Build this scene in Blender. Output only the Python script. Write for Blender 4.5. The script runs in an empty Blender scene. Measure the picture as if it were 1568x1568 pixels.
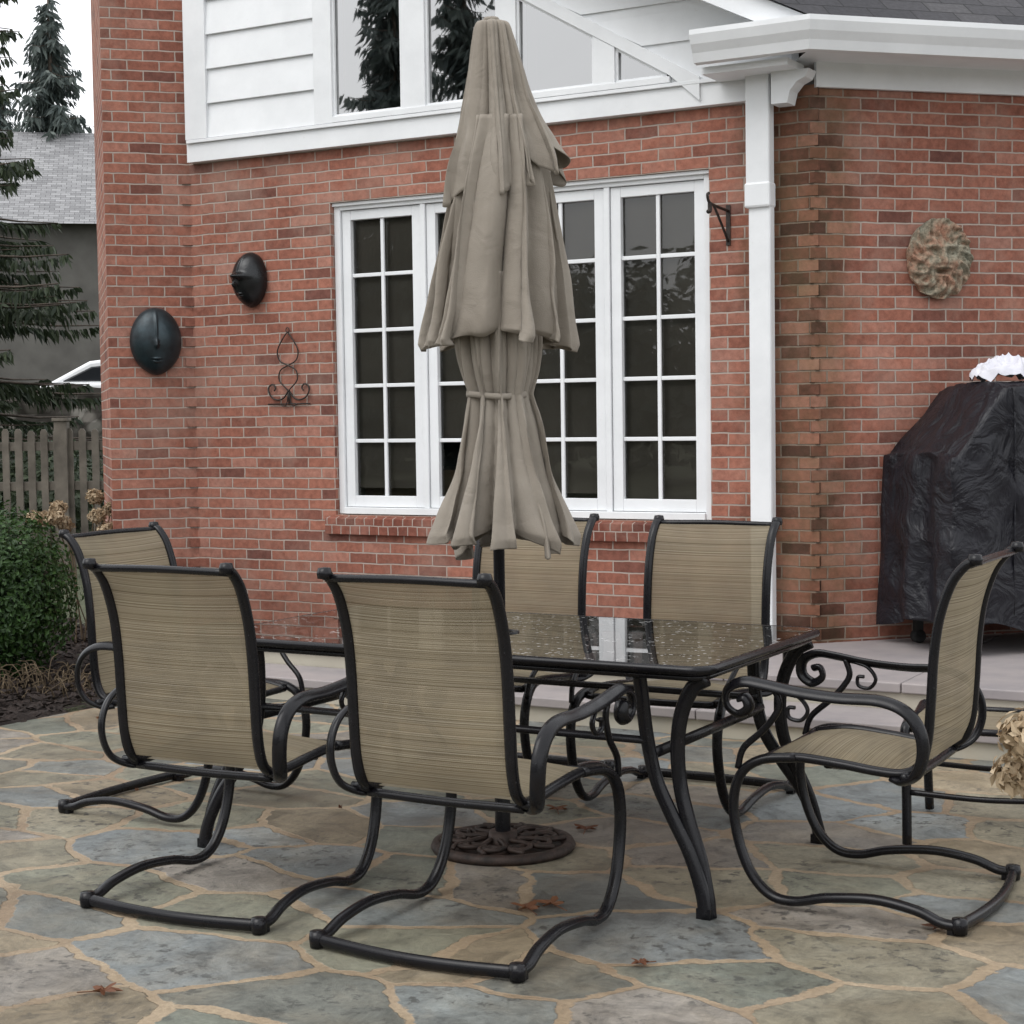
import bpy, math, random
from math import sin, cos, pi, radians, sqrt, atan2, exp
from mathutils import Vector, Matrix, noise
random.seed(7)
scene = bpy.context.scene
scene.view_settings.view_transform = 'Standard'
scene.view_settings.look = 'None'
scene.view_settings.exposure = 0
COL = scene.collection
YAW = radians(29.5)
def W(X, D, z=0.0):
    """site survey frame (east X, north D) -> house aligned frame"""
    return Vector((0.8704*X-0.4924*D, 0.4924*X+0.8704*D, z))

# ---------------------------------------------------------------- materials
def newmat(name):
    m = bpy.data.materials.new(name); m.use_nodes = True
    nt = m.node_tree; nt.nodes.clear()
    out = nt.nodes.new('ShaderNodeOutputMaterial')
    return m, nt, out
def L(nt, a, b): nt.links.new(a, b)
def ramp(nt, fac, stops, interp='LINEAR'):
    r = nt.nodes.new('ShaderNodeValToRGB'); r.color_ramp.interpolation = interp
    els = r.color_ramp.elements
    while len(els) < len(stops): els.new(0.5)
    for e, (p, c) in zip(els, stops):
        e.position = p; e.color = (c[0], c[1], c[2], 1) if not isinstance(c, (int, float)) else (c, c, c, 1)
    L(nt, fac, r.inputs[0]); return r.outputs[0]
def mixc(nt, fac, a, b, mode='MIX'):
    m = nt.nodes.new('ShaderNodeMix'); m.data_type = 'RGBA'; m.blend_type = mode
    for s, v in ((m.inputs[0], fac), (m.inputs[6], a), (m.inputs[7], b)):
        if hasattr(v, 'is_linked'): L(nt, v, s)
        elif isinstance(v, (int, float)): s.default_value = v
        else: s.default_value = (v[0], v[1], v[2], 1)
    return m.outputs[2]
def mth(nt, op, a, b=None, c=None):
    m = nt.nodes.new('ShaderNodeMath'); m.operation = op
    for s, v in zip(m.inputs, (a, b, c)):
        if v is None: continue
        if hasattr(v, 'is_linked'): L(nt, v, s)
        else: s.default_value = v
    return m.outputs[0]
def maprange(nt, v, a, b, c=0.0, d=1.0):
    m = nt.nodes.new('ShaderNodeMapRange'); m.interpolation_type = 'SMOOTHSTEP'
    L(nt, v, m.inputs[0])
    for i, x in enumerate((a, b, c, d)): m.inputs[i+1].default_value = x
    return m.outputs[0]
def noi(nt, scale, detail=4, vec=None, rough=0.55, dist=0.0):
    n = nt.nodes.new('ShaderNodeTexNoise'); n.inputs['Scale'].default_value = scale
    n.inputs['Detail'].default_value = detail; n.inputs['Roughness'].default_value = rough
    n.inputs['Distortion'].default_value = dist
    if vec is not None: L(nt, vec, n.inputs['Vector'])
    return n.outputs['Fac']
def pos(nt): return nt.nodes.new('ShaderNodeNewGeometry').outputs['Position']
def objc(nt): return nt.nodes.new('ShaderNodeTexCoord').outputs['Object']
def bsdf(nt, out, color, rough=0.6, metal=0.0, spec=0.5, height=None, bstr=0.3, bdist=0.01, **kw):
    p = nt.nodes.new('ShaderNodeBsdfPrincipled')
    for nm, v in (('Base Color', color), ('Roughness', rough), ('Metallic', metal), ('Specular IOR Level', spec)):
        if hasattr(v, 'is_linked'): L(nt, v, p.inputs[nm])
        elif isinstance(v, (int, float)): p.inputs[nm].default_value = v
        else: p.inputs[nm].default_value = (v[0], v[1], v[2], 1)
    for k, v in kw.items(): p.inputs[k].default_value = v
    if height is not None:
        b = nt.nodes.new('ShaderNodeBump'); b.inputs['Strength'].default_value = bstr
        b.inputs['Distance'].default_value = bdist
        L(nt, height, b.inputs['Height']); L(nt, b.outputs[0], p.inputs['Normal'])
    L(nt, p.outputs[0], out.inputs[0]); return p
def simple(name, c1, c2=None, scale=8, rough=0.6, metal=0, bump=0.2, bdist=0.003, spec=0.5, bscale=None, useobj=False):
    m, nt, out = newmat(name); P = objc(nt) if useobj else pos(nt)
    c2 = c2 or tuple(x*0.7 for x in c1)
    n = noi(nt, scale, 6, P)
    col = ramp(nt, n, [(0.3, c2), (0.7, c1)])
    rr = ramp(nt, n, [(0.2, min(1, rough+0.12)), (0.8, max(0, rough-0.08))])
    h = noi(nt, bscale or scale*4, 5, P)
    bsdf(nt, out, col, rr, metal, spec, h, bump, bdist)
    return m

CX2, CY2 = -2.95, 8.40      # convex wall corner
RH = 0.0635
def brick_mat(name='brick', sill=False):
    m, nt, out = newmat(name)
    g = nt.nodes.new('ShaderNodeNewGeometry'); P = g.outputs['Position']; NN = g.outputs['True Normal']
    cr = nt.nodes.new('ShaderNodeVectorMath'); cr.operation = 'CROSS_PRODUCT'; cr.inputs[0].default_value = (0, 0, 1); L(nt, NN, cr.inputs[1])
    nz = nt.nodes.new('ShaderNodeVectorMath'); nz.operation = 'NORMALIZE'; L(nt, cr.outputs[0], nz.inputs[0])
    dt = nt.nodes.new('ShaderNodeVectorMath'); dt.operation = 'DOT_PRODUCT'; L(nt, P, dt.inputs[0]); L(nt, nz.outputs[0], dt.inputs[1])
    sp = nt.nodes.new('ShaderNodeSeparateXYZ'); L(nt, P, sp.inputs[0])
    wob = mth(nt, 'MULTIPLY', mth(nt, 'SUBTRACT', noi(nt, 9, 3, P), 0.5), 0.012)
    cb = nt.nodes.new('ShaderNodeCombineXYZ')
    L(nt, mth(nt, 'ADD', dt.outputs['Value'], wob), cb.inputs[0]); L(nt, mth(nt, 'ADD', sp.outputs[2], wob), cb.inputs[1])
    b = nt.nodes.new('ShaderNodeTexBrick'); L(nt, cb.outputs[0], b.inputs['Vector'])
    b.offset = 0.5; b.squash = 1
    b.inputs['Color1'].default_value = (0, 0, 0, 1); b.inputs['Color2'].default_value = (1, 1, 1, 1); b.inputs['Mortar'].default_value = (0.5, 0.5, 0.5, 1)
    b.inputs['Scale'].default_value = 1.0; b.inputs['Mortar Size'].default_value = 0.0052 if not sill else 0.004
    b.inputs['Mortar Smooth'].default_value = 0.35; b.inputs['Bias'].default_value = 0
    b.inputs['Brick Width'].default_value = 0.196 if not sill else 0.068
    b.inputs['Row Height'].default_value = RH if not sill else 0.2
    bc = nt.nodes.new('ShaderNodeSeparateColor'); L(nt, b.outputs['Color'], bc.inputs[0])
    colr = ramp(nt, bc.outputs[0], [(0.0, (0.165, 0.070, 0.054)), (0.10, (0.25, 0.100, 0.070)), (0.4, (0.305, 0.122, 0.083)), (0.75, (0.355, 0.150, 0.104)), (1.0, (0.38, 0.185, 0.138))])
    if sill: colr = mixc(nt, 1.0, colr, (0.7, 0.62, 0.62), 'MULTIPLY')
    n1 = noi(nt, 1.1, 5, P); n2 = noi(nt, 28, 6, P, 0.7)
    colr = mixc(nt, 1.0, colr, ramp(nt, n1, [(0.3, (0.78, 0.77, 0.78)), (0.7, (1.12, 1.12, 1.12))]), 'MULTIPLY')
    colr = mixc(nt, 1.0, colr, ramp(nt, n2, [(0.25, (0.60, 0.58, 0.58)), (0.65, (1.14, 1.14, 1.14))]), 'MULTIPLY')
    bl = ramp(nt, noi(nt, 2.3, 8, P, 0.7), [(0.48, 0), (0.74, 0.48)])
    colr = mixc(nt, bl, colr, (0.41, 0.285, 0.23))
    mort = mixc(nt, noi(nt, 4, 6, P), (0.31, 0.24, 0.20), (0.47, 0.40, 0.355))
    col = mixc(nt, b.outputs['Fac'], colr, mort)
    d = nt.nodes.new('ShaderNodeVectorMath'); d.operation = 'DISTANCE'
    cz = nt.nodes.new('ShaderNodeCombineXYZ'); L(nt, sp.outputs[0], cz.inputs[0]); L(nt, sp.outputs[1], cz.inputs[1])
    L(nt, cz.outputs[0], d.inputs[0]); d.inputs[1].default_value = (CX2-0.07, CY2, 0)
    edge = mth(nt, 'ADD', d.outputs['Value'], mth(nt, 'MULTIPLY', mth(nt, 'SUBTRACT', noi(nt, 6, 5, P), 0.5), 0.3))
    wear = mth(nt, 'MULTIPLY', maprange(nt, edge, 0.38, 0.12), ramp(nt, noi(nt, 4, 7, P, 0.75), [(0.25, 0.35), (0.60, 1.0)]))
    perb = ramp(nt, bc.outputs[0], [(0.1, (0.30, 0.29, 0.26)), (0.5, (0.60, 0.57, 0.50)), (1.0, (0.85, 0.80, 0.72))])
    wcol = mixc(nt, 1.0, mixc(nt, ramp(nt, noi(nt, 2.2, 5, P), [(0.4, 0.30), (0.65, 0.65)]), col, (0.19, 0.155, 0.095)), perb, 'MULTIPLY')
    col = mixc(nt, wear, col, wcol)
    low_dark = mth(nt, 'MULTIPLY', maprange(nt, sp.outputs[2], 0.75, 0.25), ramp(nt, noi(nt, 3, 5, P), [(0.3, 0.1), (0.7, 0.75)]))  # brick turns darker in blotches towards the bottom of the wall
    col = mixc(nt, low_dark, col, mixc(nt, 1.0, col, (0.65, 0.6, 0.57), 'MULTIPLY'))
    h = mth(nt, 'ADD', mth(nt, 'MULTIPLY', mth(nt, 'SUBTRACT', 1.0, b.outputs['Fac']), 1.0), mth(nt, 'MULTIPLY', n2, 0.35))
    bsdf(nt, out, col, 0.88, 0, 0.25, h, 0.8, 0.008)
    return m
M_brick = brick_mat(); M_sill = brick_mat('brick_sill', True)

def white_mat():
    m, nt, out = newmat('white_paint'); P = pos(nt)
    n = noi(nt, 2.5, 7, P, 0.65); n2 = noi(nt, 30, 4, P)
    col = ramp(nt, n, [(0.25, (0.70, 0.715, 0.73)), (0.6, (0.80, 0.815, 0.83))])
    col = mixc(nt, ramp(nt, n2, [(0.68, 0), (0.82, 0.3)]), col, (0.55, 0.54, 0.5))
    bsdf(nt, out, col, 0.45, 0, 0.4, n2, 0.08, 0.003); return m
M_white = white_mat()

def flag_mat():
    m, nt, out = newmat('flagstone_paving'); P = pos(nt)
    mp = nt.nodes.new('ShaderNodeMapping'); mp.inputs['Scale'].default_value = (2.15, 2.9, 0); mp.inputs['Rotation'].default_value = (0, 0, 0.55)
    L(nt, P, mp.inputs[0])
    nz = nt.nodes.new('ShaderNodeTexNoise'); nz.inputs['Scale'].default_value = 2.0; nz.inputs['Detail'].default_value = 7; nz.inputs['Roughness'].default_value = 0.6
    L(nt, P, nz.inputs['Vector'])
    s = nt.nodes.new('ShaderNodeVectorMath'); s.operation = 'MULTIPLY_ADD'; L(nt, nz.outputs['Color'], s.inputs[0])
    s.inputs[1].default_value = (0.6, 0.6, 0); L(nt, mp.outputs[0], s.inputs[2])
    def vor(feat):
        v = nt.nodes.new('ShaderNodeTexVoronoi'); v.voronoi_dimensions = '2D'; v.feature = feat
        v.inputs['Scale'].default_value = 1.0; v.inputs['Randomness'].default_value = 1.0
        L(nt, s.outputs[0], v.inputs['Vector']); return v
    ve = vor('DISTANCE_TO_EDGE'); vc = vor('F1')
    wid = ramp(nt, noi(nt, 2.5, 4, P, 0.7), [(0.3, 0.016), (0.7, 0.066)])
    e = mth(nt, 'ADD', ve.outputs['Distance'], mth(nt, 'MULTIPLY', mth(nt, 'SUBTRACT', noi(nt, 24, 6, P, 0.7), 0.5), 0.038))
    jm = mth(nt, 'SUBTRACT', 1.0, maprange(nt, mth(nt, 'SUBTRACT', e, wid), -0.006, 0.010))
    sc = nt.nodes.new('ShaderNodeSeparateColor'); L(nt, vc.outputs['Color'], sc.inputs[0])
    stone = ramp(nt, sc.outputs[0], [(0.0, (0.165, 0.178, 0.172)), (0.16, (0.235, 0.215, 0.160)), (0.3, (0.165, 0.175, 0.145)), (0.42, (0.255, 0.212, 0.148)), (0.54, (0.205, 0.222, 0.222)), (0.66, (0.225, 0.205, 0.180)), (0.76, (0.138, 0.142, 0.125)), (0.88, (0.205, 0.205, 0.158))], 'CONSTANT')
    stone = mixc(nt, 1.0, stone, ramp(nt, sc.outputs[2], [(0.0, 0.78), (1.0, 1.22)]), 'MULTIPLY')
    n1 = noi(nt, 2.2, 8, P, 0.65, 0.6); n2 = noi(nt, 7, 12, P, 0.78, 0.7); n3 = noi(nt, 60, 6, P, 0.75)
    stone = mixc(nt, ramp(nt, n1, [(0.46, 0), (0.74, 0.55)]), stone, (0.26, 0.218, 0.155))
    stone = mixc(nt, 1.0, stone, ramp(nt, n2, [(0.34, (0.52, 0.53, 0.54)), (0.5, (1.0, 1.0, 1.0)), (0.68, (1.42, 1.42, 1.40))]), 'MULTIPLY')
    stone = mixc(nt, 1.0, stone, ramp(nt, n3, [(0.3, (0.80, 0.80, 0.80)), (0.7, (1.14, 1.14, 1.14))]), 'MULTIPLY')
    sp_ = mth(nt, 'MULTIPLY', ramp(nt, noi(nt, 21, 5, P, 0.7), [(0.545, 0), (0.60, 0.8)]), ramp(nt, noi(nt, 1.5, 4, P), [(0.47, 0), (0.58, 1)]))
    stone = mixc(nt, sp_, stone, (0.055, 0.054, 0.050))
    jc = mixc(nt, noi(nt, 7, 8, P, 0.7), (0.27, 0.20, 0.13), (0.50, 0.40, 0.28))
    jc = mixc(nt, ramp(nt, noi(nt, 1.1, 3, P), [(0.45, 0), (0.6, 0.6)]), jc, (0.20, 0.135, 0.085))
    jc = mixc(nt, 1.0, jc, ramp(nt, n3, [(0.3, 0.7), (0.7, 1.15)]), 'MULTIPLY')
    col = mixc(nt, jm, stone, jc)
    wet = ramp(nt, noi(nt, 0.8, 7, P, 0.65, 0.5), [(0.46, 0), (0.56, 1)])
    col = mixc(nt, mth(nt, 'MULTIPLY', wet, 0.6), col, mixc(nt, 1.0, col, (0.60, 0.56, 0.50), 'MULTIPLY'))
    rough = mth(nt, 'ADD', mth(nt, 'MULTIPLY', wet, -0.22), mth(nt, 'ADD', 0.48, mth(nt, 'MULTIPLY', n2, 0.35)))
    h = mth(nt, 'ADD', mth(nt, 'MULTIPLY', jm, -0.45), mth(nt, 'ADD', mth(nt, 'MULTIPLY', n2, 1.0), mth(nt, 'ADD', mth(nt, 'MULTIPLY', n3, 0.14), mth(nt, 'MULTIPLY', sc.outputs[1], 0.3))))
    bsdf(nt, out, col, rough, 0, 0.38, h, 0.75, 0.014)
    return m
M_flag = flag_mat()

def sling_mat():
    m, nt, out = newmat('sling_fabric')
    tc = nt.nodes.new('ShaderNodeTexCoord'); uv = tc.outputs['UV']
    sp = nt.nodes.new('ShaderNodeSeparateXYZ'); L(nt, uv, sp.inputs[0])
    v = sp.outputs[1]; u = sp.outputs[0]
    fine = mth(nt, 'SINE', mth(nt, 'MULTIPLY', v, 2*pi/0.0052))
    cb = nt.nodes.new('ShaderNodeCombineXYZ'); L(nt, mth(nt, 'MULTIPLY', u, 0.04), cb.inputs[0]); L(nt, mth(nt, 'MULTIPLY', v, 210.0), cb.inputs[1])
    band = noi(nt, 1.0, 2, cb.outputs[0], 0.6)
    cb2 = nt.nodes.new('ShaderNodeCombineXYZ'); L(nt, mth(nt, 'MULTIPLY', u, 0.04), cb2.inputs[0]); L(nt, mth(nt, 'MULTIPLY', v, 38.0), cb2.inputs[1])
    band = mth(nt, 'ADD', mth(nt, 'MULTIPLY', band, 0.8), mth(nt, 'MULTIPLY', noi(nt, 1.0, 2, cb2.outputs[0], 0.6), 0.2))
    col = ramp(nt, band, [(0.34, (0.12, 0.092, 0.055)), (0.43, (0.265, 0.218, 0.145)), (0.57, (0.375, 0.322, 0.23)), (0.69, (0.49, 0.435, 0.335))])
    col = mixc(nt, mth(nt, 'MULTIPLY', mth(nt, 'ADD', fine, 1.0), 0.14), col, (0.14, 0.11, 0.07))
    n = noi(nt, 4, 5, tc.outputs['Object'])
    col = mixc(nt, 1.0, col, ramp(nt, n, [(0.3, (0.80, 0.80, 0.82)), (0.7, (1.08, 1.08, 1.06))]), 'MULTIPLY')
    cross = mth(nt, 'SINE', mth(nt, 'MULTIPLY', u, 2*pi/0.006))
    p = bsdf(nt, out, col, 0.7, 0, 0.35, mth(nt, 'ADD', fine, cross), 0.35, 0.001)
    tr = nt.nodes.new('ShaderNodeBsdfTranslucent'); L(nt, col, tr.inputs[0])
    tp = nt.nodes.new('ShaderNodeBsdfTransparent'); tp.inputs[0].default_value = (0.75, 0.66, 0.5, 1)
    mx = nt.nodes.new('ShaderNodeMixShader'); mx.inputs[0].default_value = 0.35
    L(nt, p.outputs[0], mx.inputs[1]); L(nt, tr.outputs[0], mx.inputs[2])
    m2 = nt.nodes.new('ShaderNodeMixShader'); m2.inputs[0].default_value = 0.10
    L(nt, mx.outputs[0], m2.inputs[1]); L(nt, tp.outputs[0], m2.inputs[2])
    L(nt, m2.outputs[0], out.inputs[0]); return m
M_sling = sling_mat()

def metal_mat():
    m, nt, out = newmat('dark_bronze_metal'); P = objc(nt)
    n = noi(nt, 25, 5, P)
    col = ramp(nt, n, [(0.3, (0.005, 0.005, 0.0065)), (0.7, (0.0085, 0.008, 0.010))])
    dr = ramp(nt, noi(nt, 120, 2, P), [(0.70, 0), (0.76, 0.3)])
    col = mixc(nt, dr, col, (0.10, 0.10, 0.11))
    bsdf(nt, out, col, ramp(nt, n, [(0.3, 0.32), (0.7, 0.20)]), 0.0, 0.30, n, 0.06, 0.001); return m
M_metal = metal_mat()

def glass_mat(name, tint, boost, droplets=False, bump=0.02):
    m, nt, out = newmat(name); P = pos(nt)
    fr = nt.nodes.new('ShaderNodeFresnel'); fr.inputs[0].default_value = 1.5
    gl = nt.nodes.new('ShaderNodeBsdfGlossy'); gl.inputs['Roughness'].default_value = 0.012; gl.inputs[0].default_value = (0.95, 0.95, 0.95, 1)
    tp = nt.nodes.new('ShaderNodeBsdfTransparent'); tp.inputs[0].default_value = (*tint, 1)
    h = noi(nt, 1.8, 2, P)
    if droplets:
        v = nt.nodes.new('ShaderNodeTexVoronoi'); v.inputs['Scale'].default_value = 60; L(nt, P, v.inputs['Vector'])
        sc = nt.nodes.new('ShaderNodeSeparateColor'); L(nt, v.outputs['Color'], sc.inputs[0])
        rad = mth(nt, 'MULTIPLY', mth(nt, 'POWER', sc.outputs[0], 3.0), 0.46)
        dots = mth(nt, 'MULTIPLY', mth(nt, 'LESS_THAN', v.outputs['Distance'], rad), ramp(nt, noi(nt, 3, 3, P), [(0.38, 0.0), (0.5, 1.0)]))
    b = nt.nodes.new('ShaderNodeBump'); b.inputs['Strength'].default_value = bump; b.inputs['Distance'].default_value = 0.05
    L(nt, h, b.inputs['Height']); L(nt, b.outputs[0], gl.inputs['Normal'])
    mx = nt.nodes.new('ShaderNodeMixShader')
    f = mth(nt, 'MINIMUM', mth(nt, 'ADD', mth(nt, 'MULTIPLY', fr.outputs[0], boost), 0.02), 1.0)
    L(nt, f, mx.inputs[0]); L(nt, tp.outputs[0], mx.inputs[1]); L(nt, gl.outputs[0], mx.inputs[2])
    last = mx.outputs[0]
    if droplets:
        df = nt.nodes.new('ShaderNodeBsdfPrincipled'); df.inputs['Base Color'].default_value = (0.5, 0.49, 0.48, 1); df.inputs['Roughness'].default_value = 0.2
        m3 = nt.nodes.new('ShaderNodeMixShader'); L(nt, mth(nt, 'MULTIPLY', dots, 0.65), m3.inputs[0])
        L(nt, last, m3.inputs[1]); L(nt, df.outputs[0], m3.inputs[2]); last = m3.outputs[0]
    L(nt, last, out.inputs[0]); return m
M_glass = glass_mat('window_glass', (0.88, 0.88, 0.86), 1.2)
M_glassup = glass_mat('upper_window_glass', (0.45, 0.5, 0.5), 9.0)
M_tglass = glass_mat('table_glass', (0.16, 0.14, 0.13), 1.1, True, 0.01)

def umb_mat():
    m, nt, out = newmat('umbrella_canvas'); P = pos(nt)
    n = noi(nt, 5, 6, P); f = noi(nt, 350, 2, P)
    col = ramp(nt, n, [(0.3, (0.238, 0.208, 0.172)), (0.7, (0.290, 0.258, 0.218))])
    bsdf(nt, out, col, 0.8, 0, 0.25, mth(nt, 'ADD', mth(nt, 'MULTIPLY', noi(nt, 8, 4, P, 0.5, 1.0), 6.0), f), 0.35, 0.006, **{'Sheen Weight': 0.08})
    return m
M_umb = umb_mat()
def leaf_mat(name, c1, c2, rough=0.55, scale=1.2):
    m, nt, out = newmat(name); P = pos(nt)
    g = nt.nodes.new('ShaderNodeNewGeometry')
    n = noi(nt, scale, 4, P)
    k = mth(nt, 'ADD', mth(nt, 'MULTIPLY', g.outputs['Random Per Island'], 0.6), mth(nt, 'MULTIPLY', n, 0.4))
    col = ramp(nt, k, [(0.2, c1), (0.8, c2)])
    p = bsdf(nt, out, col, rough, 0, 0.35)
    tr = nt.nodes.new('ShaderNodeBsdfTranslucent'); L(nt, col, tr.inputs[0])
    mx = nt.nodes.new('ShaderNodeMixShader'); mx.inputs[0].default_value = 0.25
    L(nt, p.outputs[0], mx.inputs[1]); L(nt, tr.outputs[0], mx.inputs[2]); L(nt, mx.outputs[0], out.inputs[0])
    return m
M_needle = leaf_mat('spruce_needles', (0.018, 0.030, 0.016), (0.062, 0.082, 0.043))
M_needle2 = leaf_mat('blue_spruce_needles', (0.045, 0.062, 0.060), (0.12, 0.145, 0.13))
M_box = leaf_mat('boxwood_leaves', (0.015, 0.038, 0.010), (0.050, 0.105, 0.026), 0.4, 6)
M_hyd = leaf_mat('dried_petals', (0.25, 0.17, 0.095), (0.56, 0.45, 0.31), 0.8, 9)
M_dead = leaf_mat('dead_stalks', (0.08, 0.055, 0.033), (0.20, 0.15, 0.095), 0.8, 9)
M_fall = leaf_mat('fallen_leaf', (0.12, 0.045, 0.023), (0.22, 0.10, 0.05), 0.6, 9)
M_bark = simple('bark', (0.11, 0.085, 0.065), (0.045, 0.035, 0.028), 6, 0.9, 0, 0.8, 0.02)
M_rust = simple('cast_iron_rust', (0.050, 0.030, 0.023), (0.015, 0.011, 0.009), 35, 0.55, 0.2, 0.6, 0.003)
M_wood = simple('weathered_wood', (0.18, 0.157, 0.13), (0.08, 0.07, 0.058), 5, 0.85, 0, 0.5, 0.004)
M_mulch = simple('mulch', (0.062, 0.040, 0.032), (0.020, 0.014, 0.012), 45, 0.95, 0, 1.0, 0.03)
M_lawn = simple('lawn', (0.09, 0.10, 0.05), (0.05, 0.055, 0.032), 12, 0.95, 0, 0.9, 0.03)
M_cream = simple('cream_step_stone', (0.49, 0.46, 0.38), (0.39, 0.355, 0.29), 3, 0.8, 0, 0.3, 0.003)
M_tread = simple('bluestone_tread', (0.34, 0.305, 0.298), (0.24, 0.22, 0.225), 4, 0.5, 0, 0.3, 0.004)
M_dark = simple('dark_interior', (0.12, 0.105, 0.09), (0.075, 0.065, 0.055), 2, 0.8)
M_sofa = simple('interior_furniture', (0.30, 0.21, 0.12), (0.13, 0.10, 0.065), 3, 0.8)
M_shade = simple('added_window_blind', (0.15, 0.138, 0.118), (0.105, 0.098, 0.083), 1.5, 0.9)  # blinds added behind the lower panes to hide reflections and even their tone
M_copper = simple('patinated_copper', (0.032, 0.052, 0.062), (0.011, 0.015, 0.018), 10, 0.34, 0.4, 0.5, 0.003, useobj=True)
M_blackmask = simple('black_copper', (0.016, 0.018, 0.020), (0.006, 0.006, 0.007), 14, 0.28, 0.3, 0.4, 0.003, useobj=True)
M_iron = simple('wrought_iron', (0.045, 0.032, 0.026), (0.013, 0.011, 0.010), 40, 0.5, 0.3, 0.3, 0.001)
M_car = simple('white_car_paint', (0.80, 0.81, 0.82), (0.75, 0.76, 0.77), 1, 0.2, 0, 0.02)
M_carglass = simple('car_glass', (0.02, 0.022, 0.025), (0.015, 0.016, 0.018), 1, 0.08, 0, 0.0)
M_tyre = simple('tyre', (0.02, 0.02, 0.02), None, 10, 0.8)
M_stucco = simple('neighbour_stucco', (0.12, 0.115, 0.105), (0.08, 0.076, 0.07), 1.5, 0.9)
M_cloth = simple('white_cloth', (0.70, 0.70, 0.75), (0.56, 0.56, 0.62), 14, 0.9, 0, 0.3, 0.004)

def shingle_mat(name, c1, c2, c3):
    m, nt, out = newmat(name)
    uv = nt.nodes.new('ShaderNodeTexCoord').outputs['UV']
    b = nt.nodes.new('ShaderNodeTexBrick'); L(nt, uv, b.inputs['Vector'])
    b.inputs['Scale'].default_value = 1; b.inputs['Brick Width'].default_value = 0.24; b.inputs['Row Height'].default_value = 0.125
    b.inputs['Mortar Size'].default_value = 0.004; b.inputs['Color1'].default_value = (0, 0, 0, 1); b.inputs['Color2'].default_value = (1, 1, 1, 1)
    sp = nt.nodes.new('ShaderNodeSeparateXYZ'); L(nt, uv, sp.inputs[0])
    fr = mth(nt, 'FRACT', mth(nt, 'DIVIDE', sp.outputs[1], 0.125))
    sc = nt.nodes.new('ShaderNodeSeparateColor'); L(nt, b.outputs['Color'], sc.inputs[0])
    col = ramp(nt, sc.outputs[0], [(0, c1), (0.5, c2), (1, c3)])
    col = mixc(nt, 1.0, col, ramp(nt, noi(nt, 40, 5, uv), [(0.3, (0.7, 0.7, 0.7)), (0.7, (1.2, 1.2, 1.2))]), 'MULTIPLY')
    col = mixc(nt, b.outputs['Fac'], col, (0.015, 0.015, 0.016))
    h = mth(nt, 'SUBTRACT', mth(nt, 'MULTIPLY', sc.outputs[0], 0.4), fr)
    bsdf(nt, out, col, 0.8, 0, 0.3, h, 1.0, 0.012); return m
M_shingle = shingle_mat('dark_shingles', (0.035, 0.035, 0.04), (0.06, 0.058, 0.063), (0.10, 0.098, 0.10))
M_shingle2 = shingle_mat('grey_shingles', (0.20, 0.20, 0.205), (0.25, 0.25, 0.255), (0.32, 0.32, 0.325))

def stonewall_mat():
    m, nt, out = newmat('fieldstone'); P = pos(nt)
    v = nt.nodes.new('ShaderNodeTexVoronoi'); v.inputs['Scale'].default_value = 4; L(nt, P, v.inputs['Vector'])
    sc = nt.nodes.new('ShaderNodeSeparateColor'); L(nt, v.outputs['Color'], sc.inputs[0])
    col = ramp(nt, sc.outputs[0], [(0, (0.07, 0.063, 0.056)), (0.5, (0.13, 0.12, 0.105)), (1, (0.2, 0.19, 0.17))])
    col = mixc(nt, ramp(nt, v.outputs['Distance'], [(0.35, 0), (0.6, 0.9)]), col, (0.03, 0.026, 0.022))
    bsdf(nt, out, col, 0.9, 0, 0.3, v.outputs['Distance'], -1.0, 0.05); return m
M_fstone = stonewall_mat()
def cover_mat():
    m, nt, out = newmat('black_vinyl_cover'); P = pos(nt)
    n = noi(nt, 5, 5, P, 0.5, 1.8)
    col = ramp(nt, noi(nt, 8, 6, P), [(0.3, (0.007, 0.007, 0.010)), (0.7, (0.013, 0.013, 0.018))])
    bsdf(nt, out, col, 0.40, 0, 0.30, n, 0.7, 0.06); return m
M_cover = cover_mat()
def plaque_mat():
    m, nt, out = newmat('lichened_terracotta'); P = objc(nt)
    n = noi(nt, 9, 6, P, 0.6); n2 = noi(nt, 50, 6, P, 0.7)
    col = ramp(nt, n, [(0.36, (0.38, 0.21, 0.145)), (0.52, (0.31, 0.265, 0.20)), (0.70, (0.285, 0.285, 0.23))])
    col = mixc(nt, 1.0, col, ramp(nt, n2, [(0.35, (0.40, 0.40, 0.37)), (0.6, (1.12, 1.12, 1.12))]), 'MULTIPLY')
    bsdf(nt, out, col, 0.9, 0, 0.2, n2, 0.8, 0.004); return m
M_plaque = plaque_mat()

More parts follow.
